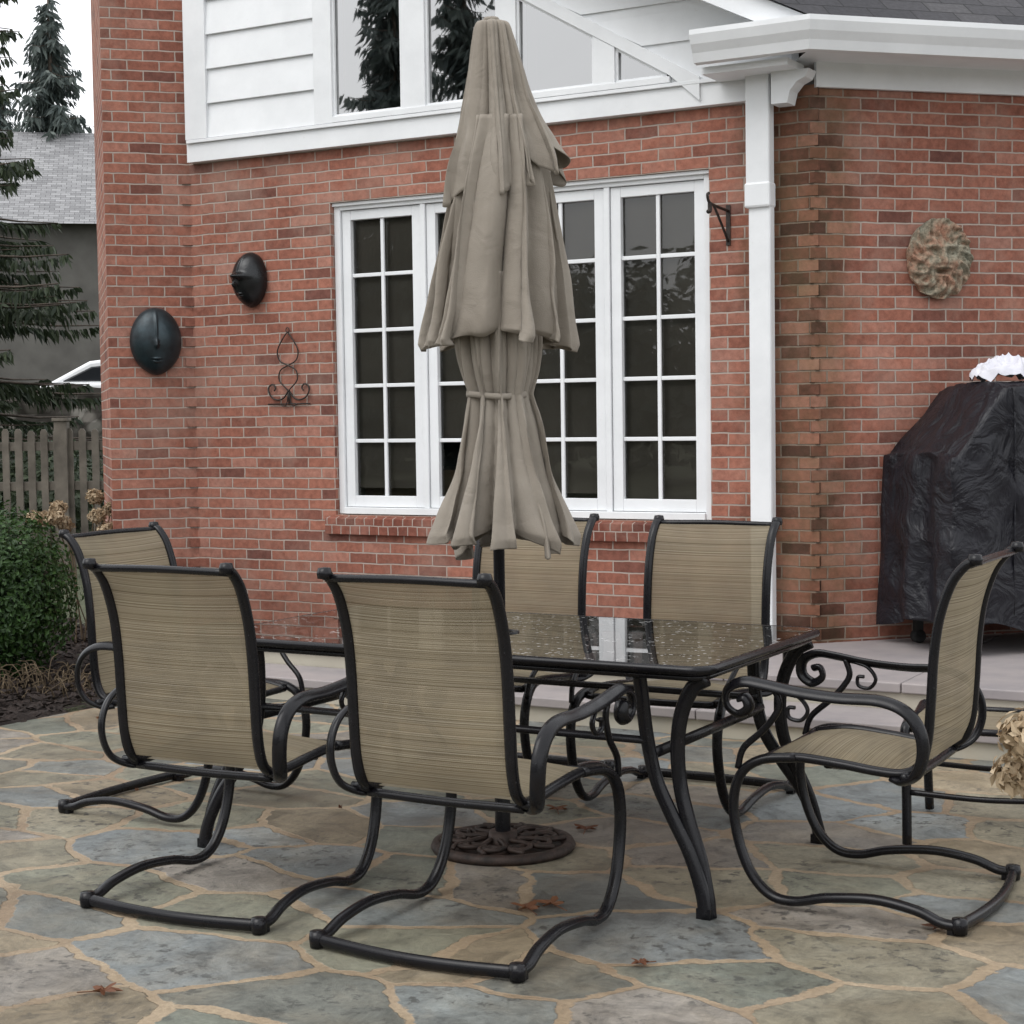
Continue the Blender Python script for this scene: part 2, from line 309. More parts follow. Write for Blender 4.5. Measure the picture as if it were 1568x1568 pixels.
# ---------------------------------------------------------------- mesh builder
class MB:
    def __init__(s): s.v = []; s.f = []; s.m = []; s.uv = []; s.sm = []
    def add(s, verts, faces, mi=0, smooth=False, uvs=None):
        o = len(s.v); s.v += [tuple(v) for v in verts]
        for f in faces:
            s.f.append(tuple(i+o for i in f)); s.m.append(mi); s.sm.append(smooth)
            s.uv.append([uvs[i] for i in f] if uvs else [(0, 0)]*len(f))
    def box(s, a, b, mi=0, M=None):
        x0, y0, z0 = a; x1, y1, z1 = b
        x0, x1 = min(x0, x1), max(x0, x1); y0, y1 = min(y0, y1), max(y0, y1); z0, z1 = min(z0, z1), max(z0, z1)
        vs = [Vector(p) for p in ((x0,y0,z0),(x1,y0,z0),(x1,y1,z0),(x0,y1,z0),(x0,y0,z1),(x1,y0,z1),(x1,y1,z1),(x0,y1,z1))]
        if M is not None: vs = [M @ v for v in vs]
        s.add(vs, [(0,3,2,1),(4,5,6,7),(0,1,5,4),(1,2,6,5),(2,3,7,6),(3,0,4,7)], mi)
    def prism(s, poly, y0, y1, mi=0, M=None):
        n = len(poly)
        vs = [Vector((p[0], y0, p[1])) for p in poly]+[Vector((p[0], y1, p[1])) for p in poly]
        if M is not None: vs = [M @ v for v in vs]
        fs = [tuple(range(n)), tuple(range(2*n-1, n-1, -1))]+[(i, i+n, (i+1) % n+n, (i+1) % n) for i in range(n)]
        s.add(vs, fs, mi)
    def tube(s, pts, r, seg=8, mi=0, sub=6, ry=None, closed=False, taper=None, smoothpath=True):
        P = [Vector(p) for p in pts]
        if smoothpath and len(P) > 2:
            Q = []; n = len(P); rng = n if closed else n-1
            for i in range(rng):
                p0 = P[(i-1) % n] if (closed or i > 0) else P[0]*2-P[1]
                p1 = P[i]; p2 = P[(i+1) % n]
                p3 = P[(i+2) % n] if (closed or i+2 < n) else P[-1]*2-P[-2]
                for k in range(sub):
                    t = k/sub; t2 = t*t; t3 = t2*t
                    Q.append(0.5*((2*p1)+(p2-p0)*t+(2*p0-5*p1+4*p2-p3)*t2+(3*p1-p0-3*p2+p3)*t3))
            if not closed: Q.append(P[-1])
            P = Q
        n = len(P); ry = ry or r
        T = []
        for i in range(n):
            a = P[(i-1) % n] if (closed or i > 0) else P[0]; b = P[(i+1) % n] if (closed or i < n-1) else P[-1]
            d = (b-a); T.append(d.normalized() if d.length > 1e-9 else Vector((0, 0, 1)))
        up = Vector((1, 0, 0)) if abs(T[0].x) < 0.9 else Vector((0, 0, 1))
        nrm = (up-T[0]*up.dot(T[0])).normalized()
        vs = []
        for i in range(n):
            nrm = (nrm-T[i]*nrm.dot(T[i]))
            nrm = nrm.normalized() if nrm.length > 1e-6 else T[i].orthogonal().normalized()
            bi = T[i].cross(nrm)
            k = 1.0 if taper is None else taper(i/(n-1))
            for j in range(seg):
                a = 2*pi*j/seg; vs.append(P[i]+nrm*cos(a)*r*k+bi*sin(a)*ry*k)
        fs = []
        for i in range(n if closed else n-1):
            i2 = (i+1) % n
            for j in range(seg):
                j2 = (j+1) % seg; fs.append((i*seg+j, i*seg+j2, i2*seg+j2, i2*seg+j))
        if not closed:
            fs.append(tuple(range(seg-1, -1, -1))); fs.append(tuple((n-1)*seg+j for j in range(seg)))
        s.add(vs, fs, mi, True)
    def lathe(s, prof, c=(0, 0, 0), seg=32, mi=0, M=None):
        vs = []; fs = []; n = len(prof)
        for r, z in prof:
            for j in range(seg):
                a = 2*pi*j/seg; v = Vector((c[0]+r*cos(a), c[1]+r*sin(a), c[2]+z)); vs.append(M @ v if M is not None else v)
        for i in range(n-1):
            for j in range(seg):
                j2 = (j+1) % seg; fs.append((i*seg+j, i*seg+j2, (i+1)*seg+j2, (i+1)*seg+j))
        s.add(vs, fs, mi, True)
    def build(s, name, mats, parent=None, M=None, bevel=0):
        me = bpy.data.meshes.new(name); me.from_pydata(s.v, [], s.f)
        for m in mats: me.materials.append(m)
        me.polygons.foreach_set('material_index', s.m); me.polygons.foreach_set('use_smooth', s.sm)
        uvl = me.uv_layers.new(name='UVMap'); k = []
        for u in s.uv:
            for p in u: k += [p[0], p[1]]
        uvl.data.foreach_set('uv', k); me.update()
        o = bpy.data.objects.new(name, me); COL.objects.link(o)
        if parent: o.parent = parent
        if M is not None: o.matrix_world = M
        if bevel:
            b = o.modifiers.new('bevel', 'BEVEL'); b.width = bevel; b.segments = 2; b.limit_method = 'ANGLE'; b.angle_limit = 0.6
        return o
def empty(name, M=None):
    e = bpy.data.objects.new(name, None); COL.objects.link(e)
    if M is not None: e.matrix_world = M
    return e
def catmull(P, sub):
    P = [Vector(p) for p in P]; Q = []
    for i in range(len(P)-1):
        p0 = P[i-1] if i > 0 else P[0]*2-P[1]; p1 = P[i]; p2 = P[i+1]; p3 = P[i+2] if i+2 < len(P) else P[-1]*2-P[-2]
        for k in range(sub):
            t = k/sub; t2 = t*t; t3 = t2*t
            Q.append(0.5*((2*p1)+(p2-p0)*t+(2*p0-5*p1+4*p2-p3)*t2+(3*p1-p0-3*p2+p3)*t3))
    return Q+[P[-1]]

# ---------------------------------------------------------------- camera
cam = bpy.data.cameras.new('camera'); cam.sensor_width = 36; cam.lens = 36*2600/1568
cam.clip_end = 2000; cam.clip_start = 0.05
co = bpy.data.objects.new('camera', cam); COL.objects.link(co); scene.camera = co
co.matrix_world = Matrix.Translation((0, 0, 1.43)) @ Matrix.Rotation(YAW, 4, 'Z') @ Matrix.Rotation(radians(90-3.17), 4, 'X') @ Matrix.Rotation(radians(-0.8), 4, 'Z')

# ---------------------------------------------------------------- light (overcast)
w = bpy.data.worlds.new('World'); scene.world = w; w.use_nodes = True
nt = w.node_tree; nt.nodes.clear()
sky = nt.nodes.new('ShaderNodeTexSky'); sky.sky_type = 'NISHITA'; sky.sun_disc = False
SUN_EL, SUN_AZ = radians(55), radians(200)
sky.sun_elevation = SUN_EL; sky.sun_rotation = SUN_AZ; sky.dust_density = 6; sky.air_density = 1.5; sky.altitude = 0
hs = nt.nodes.new('ShaderNodeHueSaturation'); hs.inputs['Saturation'].default_value = 0.3; hs.inputs['Value'].default_value = 1.0
L(nt, sky.outputs[0], hs.inputs['Color'])
cloud = ramp(nt, noi(nt, 2.2, 5, nt.nodes.new('ShaderNodeTexCoord').outputs['Generated']), [(0.3, (0.92, 0.94, 0.97)), (0.7, (1.0, 1.015, 1.04))])
cl = mixc(nt, 1.0, cloud, (12.5, 12.5, 12.5), 'MULTIPLY')
bg = nt.nodes.new('ShaderNodeBackground'); bg.inputs[1].default_value = 0.145
wo = nt.nodes.new('ShaderNodeOutputWorld')
L(nt, mixc(nt, 0.75, hs.outputs[0], cl), bg.inputs[0]); L(nt, bg.outputs[0], wo.inputs[0])
sl = bpy.data.lights.new('sun', 'SUN'); sl.energy = 1.1; sl.angle = radians(40); sl.color = (1, 0.985, 0.965)
so = bpy.data.objects.new('sun', sl); COL.objects.link(so)
sd = Vector((sin(SUN_AZ)*cos(SUN_EL), cos(SUN_AZ)*cos(SUN_EL), sin(SUN_EL)))
so.rotation_euler = (-sd).to_track_quat('-Z', 'Y').to_euler()

# ---------------------------------------------------------------- ground
def hillz(x, y):
    D = -0.4924*x+0.8704*y
    t = min(1, max(0, (D-24)/5)); t = t*t*(3-2*t)
    return -0.05+1.2*t
mb = MB(); xs = [-400, -200, -100, -70]+[-60+2*i for i in range(50)]+[60, 100, 200, 400]; ys = xs
vs = [(x, y, hillz(x, y)) for y in ys for x in xs]; n = len(xs)
mb.add(vs, [(j*n+i, j*n+i+1, (j+1)*n+i+1, (j+1)*n+i) for j in range(n-1) for i in range(n-1)], 0, True)
mb.build('ground', [M_lawn])
mb = MB()
left = [(-6.15+0.12*sin(y*1.3)+0.05*sin(y*4), y) for y in [-3+0.35*i for i in range(32)] if y < 7.0]
poly = [(5, -3, 0), (5, 7.6, 0), (left[-1][0], 7.6, 0)]+[(x, y, 0) for x, y in reversed(left)]
mb.add(poly, [tuple(range(len(poly)))], 0)
mb.add([(p[0], p[1], -0.06) for p in poly]+[tuple(p) for p in poly], [(i, (i+1) % len(poly), len(poly)+(i+1) % len(poly), len(poly)+i) for i in range(len(poly))], 0)
mb.build('flagstone_patio', [M_flag])
mb = MB(); nx, ny = 70, 90
vs = []
for j in range(ny):
    for i in range(nx):
        x = -9.6+3.6*i/(nx-1); y = 3.2+6.2*j/(ny-1)
        vs.append((x, y, -0.03+0.05*noise.noise((x*2, y*2, 0))+0.035*noise.noise((x*14, y*14, 3))-(0.05 if i == nx-1 else 0)))
mb.add(vs, [(j*nx+i, j*nx+i+1, (j+1)*nx+i+1, (j+1)*nx+i) for j in range(ny-1) for i in range(nx-1)], 0, True)
for _ in range(9000):
    x = random.uniform(-8.6, -6.05); y = random.uniform(4.0, 8.9); z = 0.0+0.045*random.random(); a = random.random()*pi; l = random.uniform(.012, .035); h = random.uniform(.004, .012)
    d = Vector((cos(a)*l, sin(a)*l, random.uniform(-.01, .01))); e = Vector((-sin(a)*h, cos(a)*h, random.uniform(-.006, .006))); c = Vector((x, y, z))
    mb.add([c-d-e, c+d-e, c+d+e, c-d+e], [(0, 1, 2, 3)], 0)
mb.build('mulch_bed', [M_mulch])
mb = MB()
TZ = 0.24
def slab(x0, x1, y0, y1, ztop, th=0.045):
    mb.box((x0, y0+0.025, -0.05), (x1, y1, ztop-th), 0)
    xx = x0
    while xx < x1-0.01:
        x2 = min(x1, xx+random.uniform(0.75, 1.15)); mb.box((xx+0.003, y0, ztop-th), (x2-0.003, y1-0.002, ztop), 1); xx = x2
slab(-6.05, 2.2, 7.3, 12.9, TZ); slab(-6.05, 2.2, 6.93, 7.32, 0.12)
mb.build('terrace_steps', [M_cream, M_tread], bevel=0.006)

# ---------------------------------------------------------------- house
house = empty('brick_house')
A0, A1, BW = -7.05, CX2, 8.40
WX0, WX1, WZ0, WZ1 = -5.975, -3.53, 0.86, 2.73
ZT = 3.10
mb = MB()
def wallq(x0, x1, z0, z1, y=BW): mb.add([(x0, y, z0), (x1, y, z0), (x1, y, z1), (x0, y, z1)], [(0, 1, 2, 3)], 0)
wallq(A0-0.02, WX0, 0, ZT); wallq(WX1, A1, 0, ZT); wallq(WX0, WX1, 0, WZ0); wallq(WX0, WX1, WZ1, ZT)
rd = 0.11
mb.add([(WX0, BW, WZ0), (WX0, BW+rd, WZ0), (WX0, BW+rd, WZ1), (WX0, BW, WZ1)], [(0, 1, 2, 3)], 0)
mb.add([(WX1, BW, WZ0), (WX1, BW+rd, WZ0), (WX1, BW+rd, WZ1), (WX1, BW, WZ1)], [(3, 2, 1, 0)], 0)
mb.add([(WX0, BW, WZ1), (WX1, BW, WZ1), (WX1, BW+rd, WZ1), (WX0, BW+rd, WZ1)], [(0, 1, 2, 3)], 0)
mb.add([(WX0, BW, WZ0), (WX1, BW, WZ0), (WX1, BW+rd, WZ0), (WX0, BW+rd, WZ0)], [(3, 2, 1, 0)], 0)
q = sqrt(.5)
P3 = (CX2+7*q, BW+7*q)
mb.add([(CX2, BW, 0), (P3[0], P3[1], 0), (P3[0], P3[1], 3.3), (CX2, BW, 3.3)], [(0, 1, 2, 3)], 0)
R1 = Matrix.Translation((CX2, BW, 0)); R2 = Matrix.Translation((CX2, BW, 0)) @ Matrix.Rotation(radians(45), 4, 'Z')
ch = RH
for k in range(0, 60):
    z0, z1 = k*ch+0.005, (k+1)*ch-0.005
    if z1 > 3.12: break
    if k % 2 == 0: mb.box((-0.10, -0.0035, z0), (0.022, 0.06, z1), 0, R1)
    else: mb.box((-0.022, -0.0035, z0), (0.10, 0.06, z1), 0, R2)
R3 = Matrix.Translation((A0, BW, 0)) @ Matrix.Rotation(radians(45), 4, 'Z')
for k in range(0, 60):
    z0, z1 = k*ch+0.005, (k+1)*ch-0.005
    if z1 > 3.05: break
    if k % 2 == 0: mb.box((-0.05, -0.012, z0), (0.03, 0.02, z1), 0, R3)
mb.build('brick_walls', [M_brick], house)
mb = MB()
PC = Matrix.Translation((-7.42, 8.03, 0)) @ Matrix.Rotation(radians(45), 4, 'Z')
mb.box((0, 0, -0.05), (1.25, 1.5, 6.4), 0, PC); mb.box((-0.05, -0.05, 6.4), (1.3, 1.55, 6.6), 0, PC)
mb.build('chimney', [M_brick], house)
mb = MB()
mb.add([(WX0-0.06, BW-0.035, WZ0-0.115), (WX1+0.04, BW-0.035, WZ0-0.115), (WX1+0.04, BW-0.035, WZ0-0.018), (WX0-0.06, BW-0.035, WZ0-0.018),
        (WX0-0.06, BW+0.05, WZ0-0.115), (WX1+0.04, BW+0.05, WZ0-0.115), (WX1+0.04, BW+0.05, WZ0+0.006), (WX0-0.06, BW+0.05, WZ0+0.006)],
       [(0, 1, 2, 3), (3, 2, 6, 7), (1, 5, 6, 2), (0, 3, 7, 4), (0, 4, 5, 1)], 0)
mb.build('window_brick_sill', [M_sill], house, bevel=0.003)
mb = MB(); yF = BW+0.035
def bar(x0, x1, z0, z1, y0, y1, mi=0): mb.box((x0, y0, z0), (x1, y1, z1), mi)
c = 0.045
bar(WX0+.002, WX0+c, WZ0+.006, WZ1-.002, yF, yF+.07); bar(WX1-c, WX1-.002, WZ0+.006, WZ1-.002, yF, yF+.07)
bar(WX0+c, WX1-c, WZ1-c, WZ1-.002, yF, yF+.07); bar(WX0+c, WX1-c, WZ0+.006, WZ0+c, yF-.015, yF+.07)
bar(WX0+.002, WX1-.002, WZ1-.022, WZ1-.001, yF-.02, yF-.001)
ix0, ix1, iz0, iz1 = WX0+c, WX1-c, WZ0+c, WZ1-c
mull = 0.035; sw = (ix1-ix0-3*mull)/4; st = 0.060
gl = MB()
for i in range(4):
    sx0 = ix0+i*(sw+mull); sx1 = sx0+sw
    if i < 3: bar(sx1+.001, sx1+mull-.001, iz0, iz1, yF+.005, yF+.07)
    a, b_ = sx0+.003, sx1-.003
    ys0, ys1 = yF+.018, yF+.06
    bar(a, a+st, iz0+.003, iz1-.003, ys0, ys1); bar(b_-st, b_, iz0+.003, iz1-.003, ys0, ys1)
    bar(a+st, b_-st, iz0+.003, iz0+st+.01, ys0+.001, ys1); bar(a+st, b_-st, iz1-st, iz1-.003, ys0+.001, ys1)
    gx0, gx1, gz0, gz1 = a+st, b_-st, iz0+st+.01, iz1-st
    mw = 0.011
    xm = (gx0+gx1)/2; bar(xm-mw, xm+mw, gz0, gz1, ys0+.010, ys0+.026)
    for k in range(1, 5):
        zm = gz0+(gz1-gz0)*k/5
        bar(gx0, xm-mw-.0005, zm-mw, zm+mw, ys0+.012, ys0+.026); bar(xm+mw+.0005, gx1, zm-mw, zm+mw, ys0+.012, ys0+.026)
    for cx in range(2):
        for k in range(5):
            x0 = gx0 if cx == 0 else xm; x1 = xm if cx == 0 else gx1
            za, zb = gz0+(gz1-gz0)*k/5, gz0+(gz1-gz0)*(k+1)/5
            t1, t2 = random.uniform(-.0012, .0012), random.uniform(-.0012, .0012)
            y = ys0+.03
            gl.add([(x0, y+t1, za), (x1, y-t1, za), (x1, y-t1+t2, zb), (x0, y+t1+t2, zb)], [(0, 1, 2, 3)], 0)
mb.build('casement_window', [M_white], house, bevel=0.003)
gl.build('window_panes', [M_glass], house)
mb = MB()
def room(x0, x1, y0, y1, z0, z1):
    v = [(x0,y0,z0),(x1,y0,z0),(x1,y1,z0),(x0,y1,z0),(x0,y0,z1),(x1,y0,z1),(x1,y1,z1),(x0,y1,z1)]
    mb.add(v, [(0,1,2,3),(4,7,6,5),(1,5,6,2),(2,6,7,3),(3,7,4,0)], 0)
room(-6.3, -3.3, BW+rd+.01, BW+3.6, 0.35, 2.95)
room(-6.3, -3.05, BW+.1, BW+3.2, 3.12, 5.2)
mb.box((-6.0, BW+.35, .36), (-4.6, BW+1.1, 1.12), 1); mb.box((-4.2, BW+.4, .36), (-3.6, BW+1.0, 1.2), 1)
mb.lathe([(0.02, 0), (0.02, .5), (0.16, .5), (0.1, .8)], (-4.45, BW+.6, 1.0), 16, 1)
for i, (za) in enumerate((1.02, 1.32, 1.0, .96)):
    sx0 = ix0+i*(sw+mull)
    mb.box((sx0+.02, BW+.125, za), (sx0+sw-.02, BW+.13, 2.74), 2)
mb.build('room_interior', [M_dark, M_sofa, M_shade], house)

# --- upper clad gable
YC = BW-0.055
def r_(a): return 1.067-0.58*a
def q_(a): return 1.90-0.5*a
mb = MB()
XL = -7.02
mb.box((XL, YC, 3.05), (CX2-0.10, BW+.06, 3.165), 0)
mb.box((XL+.01, YC-.018, 3.165), (CX2-.40, YC+.05, 3.185), 0)
mb.box((XL, YC-.012, 3.188), (XL+.17, BW+.06, 5.4), 0)
mb.box((-6.03, YC-.012, 3.188), (-5.90, BW+.06, 4.7), 0)
k = 0
while 3.19+k*0.21 < 4.6:
    z0 = 3.19+k*.21; z1 = z0+.222
    mb.add([(XL+.17, YC-.002, z0), (-6.03, YC-.002, z0), (-6.03, YC+.018, z1), (XL+.17, YC+.018, z1), (XL+.17, YC+.03, z0), (-6.03, YC+.03, z0)],
           [(0, 1, 2, 3), (0, 4, 5, 1)], 0); k += 1
mulls = [(-5.415, -5.25), (-4.775, -4.65), (-4.175, -4.045)]
for a, b_ in mulls: mb.prism([(a, 3.188), (b_, 3.188), (b_, r_(b_)+.0), (a, r_(a)+.0)], YC-.010, BW+.06, 0)
mb.box((-5.90, YC-.016, 3.188), (-3.72, BW+.05, 3.222), 0)
mb.prism([(-3.55, r_(-3.55)-.05), (-3.55, r_(-3.55)+.075), (-5.90, r_(-5.90)+.075), (-5.90, r_(-5.90)-.0), (-3.72, r_(-3.72)-.0)], YC-.016, BW+.05, 0)
mb.prism([(-3.72, 3.188), (-3.05, 3.188), (-3.05, q_(-3.05)), (-5.9, q_(-5.9)), (-5.9, r_(-5.9)+.06), (-3.74, r_(-3.74)+.06)], YC+.01, BW+.06, 0)
for k in range(1, 10):
    z0 = 3.19+k*.21
    xr = min(-3.05, (1.90-z0)/0.5); xl = (1.067+.08-z0)/0.58
    if xr < -5.9: break
    mb.add([(max(xl, -5.9), YC-.004, z0), (xr, YC-.004, z0), (xr, YC+.009, z0+.16), (max(xl-.3, -5.9), YC+.009, z0+.16)], [(0, 1, 2, 3)], 0)
    mb.add([(max(xl, -5.9), YC-.004, z0), (xr, YC-.004, z0), (xr, YC+.009, z0), (max(xl, -5.9), YC+.009, z0)], [(3, 2, 1, 0)], 0)
mb.build('clad_gable', [M_white], house, bevel=0.002)
mb = MB()
for a, b_ in ((-5.90, -5.415), (-5.25, -4.775), (-4.65, -4.175), (-4.045, -3.73)):
    y = BW-.03
    mb.add([(a, y, 3.22), (b_, y, 3.22), (b_, y+.004, r_(b_)), (a, y+.004, r_(a))], [(0, 1, 2, 3)], 0)
mb.build('gable_panes', [M_glassup], house)
mb = MB()
for a, b_ in ((-5.90, -5.415), (-5.25, -4.775), (-4.65, -4.175), (-4.045, -3.73)):
    s_ = .013
    mb.prism([(a, 3.222), (a+s_, 3.222), (a+s_, r_(a+s_)), (a, r_(a))], YC+.006, BW-.032, 0)
    if b_ < -3.8: mb.prism([(b_-s_, 3.222), (b_, 3.222), (b_, r_(b_)), (b_-s_, r_(b_-s_))], YC+.006, BW-.032, 0)
    mb.prism([(a+s_, 3.224), (b_-s_, 3.224), (b_-s_, 3.237), (a+s_, 3.237)], YC+.006, BW-.032, 0)
    mb.prism([(a+s_, r_(a+s_)-.016), (b_-s_, r_(b_-s_)-.016), (b_-s_, r_(b_-s_)), (a+s_, r_(a+s_))], YC+.004, BW-.032, 0)
mb.build('gable_sashes', [M_white], house)
# --- roof
E0 = Vector((-2.84, 8.02, 3.37))
u1 = Vector((q, q, 0)); u2 = Vector((-q, q, q)).normalized()
mb = MB()
apex = E0+Vector((-3.06, 0, 1.53)); e1 = E0+u1*8
def ruv(p):
    d = p-E0; return (d.dot(u1), d.dot(u2))
pts = [E0, e1, apex+u1*10, apex]
mb.add(pts, [(0, 1, 2, 3)], 0, False, [ruv(p) for p in pts])
lo = apex+Vector((-0.95, 0.3, -.475)); ap2 = apex+Vector((0, .3, 0)); pts2 = [lo, ap2, apex+u1*10, lo+u1*10]
mb.add(pts2, [(0, 1, 2, 3)], 0, False, [((p-apex).dot(u1), (p-apex).dot(Vector((-.8, .3, -.5)))) for p in pts2])
dn = Vector((0, 0, -.03))
mb.add([E0+dn, e1+dn, E0+Vector((0,0,-.001)), e1+Vector((0,0,-.001))], [(0, 1, 3, 2)], 0)
mb.build('shingle_roof', [M_shingle], house)
mb = MB()
dz = Vector((0, 0, -.006))
def strip(p, q2, h, th=Vector((0, .03, 0)), mi=0):
    a = [p+dz, q2+dz, q2+dz+Vector((0, 0, -h)), p+dz+Vector((0, 0, -h))]
    mb.add(a+[v+th for v in a], [(0, 3, 2, 1), (4, 5, 6, 7), (3, 7, 6, 2), (0, 1, 5, 4), (1, 2, 6, 5), (0, 4, 7, 3)], mi)
strip(E0+Vector((-.0, .04, 0)), apex+Vector((0, .04, 0)), .13)
sof = [E0+Vector((0, .04, -.13)), apex+Vector((0, .04, -.13)), apex+Vector((0, .36, -.13)), E0+Vector((0, .36, -.13))]
mb.add(sof, [(0, 1, 2, 3)], 0)
n_ = Vector((q, -q, 0))
for (o0, o1, z0, z1) in ((0.003, 0.03, 3.09, 3.22),):
    a = Vector((CX2, BW, 0))+n_*o1; b2 = a+u1*7
    a_in = Vector((CX2, BW, 0))+n_*o0; b_in = a_in+u1*7
    vv = [Vector((p.x, p.y, z)) for z in (z0, z1) for p in (a_in, b_in, b2, a)]
    mb.add(vv, [(0, 1, 2, 3), (3, 2, 6, 7), (0, 3, 7, 4)], 0)
vv = [Vector((CX2-.2, BW+.1, 3.215)), Vector((E0.x, E0.y+.03, 3.215)), Vector((E0.x, E0.y+.03, 3.215))+u1*8, Vector((CX2-.2, BW+.1, 3.215))+u1*8]
mb.add(vv, [(0, 1, 2, 3)], 0)
prof = [(-.10, .10), (-.10, -.035), (-.02, -.06), (.02, -.055), (.035, -.01), (.06, .03), (.075, .075), (.075, .10), (.06, .10), (.055, .085), (-.08, .085)]
path = [Vector((-3.44, E0.y, 3.255)), Vector((E0.x, E0.y, 3.255)), Vector((E0.x, E0.y, 3.255))+u1*8]
outs = [Vector((0, -1, 0)), None, n_]
bis = (outs[0]+outs[2]).normalized(); outs[1] = bis/(bis.dot(outs[0]))
vs = []; m_ = len(prof)
for p, o in zip(path, outs):
    for (d, z) in prof: vs.append(p+o*d+Vector((0, 0, z)))
fs = [(i*m_+j, i*m_+(j+1) % m_, (i+1)*m_+(j+1) % m_, (i+1)*m_+j) for i in range(2) for j in range(m_)]
fs.append(tuple(range(m_))); mb.add(vs, fs, 0)
mb.box((-3.44, BW-.30, 3.16), (-2.98, BW-.06, 3.195), 0)
mb.prism([(-3.12, 3.16), (-2.92, 3.16), (-2.94, 3.12), (-2.985, 3.10), (-3.02, 3.06), (-3.035, 3.0), (-3.12, 3.0)], BW-.16, BW-.045, 0)
mb.build('gutter_and_fascia', [M_white], house)
mb = MB()
mb.box((-3.275, BW-.13, 2.50), (-3.145, BW-.045, 3.20), 0)
mb.box((-3.265, BW-.118, 0.30), (-3.145, BW-.045, 2.505), 0)
mb.box((-3.28, BW-.137, 2.49), (-3.14, BW-.04, 2.62), 0)
mb.build('downspout', [M_white], house, bevel=0.012)

# ---------------------------------------------------------------- wall ornaments
def relief(name, w_, h_, f, mat, M, n=72, outline=None):
    mb = MB(); vs = []
    for i in range(n+1):
        for j in range(n*2):
            a = 2*pi*j/(n*2); r = i/n
            k = outline(a) if outline else 1.0
            x = r*cos(a)*k; z = r*sin(a)*k
            vs.append((x*w_/2, -f(x, z, r), z*h_/2))
    m2 = n*2
    for j in range(m2):
        v = vs[n*m2+j]; vs.append((v[0]*.97, 0.0, v[2]*.97))
    fs = [(i*m2+j, i*m2+(j+1) % m2, (i+1)*m2+(j+1) % m2, (i+1)*m2+j) for i in range(n+1) for j in range(m2)]
    mb.add(vs, fs, 0, True); return mb.build(name, [mat], M=M)
def G(x, z, cx, cz, sx, sz): return exp(-((x-cx)/sx)**2-((z-cz)/sz)**2)
def green(x, z, r):
    h = .05*sqrt(max(0, 1-.8*r*r))+.012
    a = atan2(z, x)
    h += .012*sin(a*13+3*sin(r*7))*min(1, max(0, (r-.42)/.2))+.007*sin(a*29+r*20)*min(1, max(0, (r-.5)/.2))
    h += .035*G(x, z, 0, .0, .11, .26)+.018*G(x, z, 0, -.12, .18, .1)
    h += .02*(G(x, z, .28, .30, .2, .07)+G(x, z, -.28, .30, .2, .07))
    h -= .026*(G(x, z, .26, .16, .12, .075)+G(x, z, -.26, .16, .12, .075))
    h += .012*(G(x, z, .26, .16, .06, .04)+G(x, z, -.26, .16, .06, .04))
    h += .022*(G(x, z, .34, -.1, .15, .14)+G(x, z, -.34, -.1, .15, .14))
    h -= .05*G(x, z, 0, -.33, .16, .055)
    h += .014*(G(x, z, 0, -.24, .25, .04)+G(x, z, 0, -.43, .17, .045))
    h += .014*abs(sin(x*22))*G(x, z, 0, -.72, .4, .2)
    h += .010*noise.noise((x*6, z*6, 1))
    return h
gm = Vector((CX2, BW, 2.23))+u1*0.70
relief('green_man_plaque', .37, .42, green, M_plaque, Matrix.Translation(gm+n_*.003) @ Matrix.Rotation(radians(45), 4, 'Z'), outline=lambda a: 1+.012*sin(a*11)+.008*sin(a*17+1))
def face(x, z, r):   # smooth helmet dome, small nose and mouth low down
    h = .13*sqrt(max(0, 1-.97*r*r))
    h += .010*G(x, z, 0, .45, .05, .45)
    h += .022*G(x, z, 0, -.14, .07, .07)+.012*G(x, z, 0, -.04, .07, .08)
    h += .010*(G(x, z, 0, -.52, .14, .025)+G(x, z, 0, -.61, .11, .03))-.012*G(x, z, 0, -.565, .12, .016)
    return h
cm = Vector((A0, BW, 1.94))-u1*.235
relief('copper_face_mask', .32, .42, face, M_copper, Matrix.Translation(cm+n_*.004) @ Matrix.Rotation(radians(45), 4, 'Z'), outline=lambda a: 1.0-.08*max(0, -sin(a))**2*abs(cos(a)))
relief('black_face_mask', .24, .34, lambda x, z, r: face(x, z, r)*1.1+.05*G(x, z, 0, .10, .45, .10)+.02*G(x, z, -.3, -.2, .12, .12), M_blackmask, Matrix.Translation((-6.56, BW-.004, 2.30)) @ Matrix.Rotation(radians(-6), 4, 'Z'), outline=lambda a: 1.0-.08*max(0, -sin(a))**2*abs(cos(a)))
mb = MB()
def xz(pts, y=-.012): return [(p[0], y, p[1]) for p in pts]
mb.tube(xz([(0, .44), (.035, .40), (.075, .33), (.06, .27), (.0, .24), (-.06, .21), (-.07, .15), (-.02, .10), (0, .08)]), .0045, 6)
mb.tube(xz([(0, .44), (-.035, .40), (-.075, .33), (-.06, .27), (.0, .24), (.06, .21), (.07, .15), (.02, .10), (0, .08)], -.018), .0045, 6)
mb.tube(xz([(.012*cos(t), .455+.014*sin(t)) for t in [k*pi/4 for k in range(8)]]), .003, 6, closed=True)
for s_ in (-1, 1):
    mb.tube(xz([(0, .09), (s_*.03, .05), (s_*.07, .03), (s_*.12, .04), (s_*.15, .075), (s_*.15, .11), (s_*.12, .125), (s_*.10, .105), (s_*.11, .085)]), .0055, 6)
    mb.tube(xz([(0, .09), (s_*.02, .0), (s_*.06, .0)]), .004, 6)
mb.tube(xz([(0, .09), (0, 0)]), .005, 6); mb.tube([(-.16, -.012, .005), (.16, -.012, .005)], .004, 6)
mb.tube([(0, 0.0, .44), (0, -.02, .44)], .004, 6)
mb.build('iron_wall_scroll', [M_iron], M=Matrix.Translation((-6.30, BW-.002, 1.53)))
mb = MB()
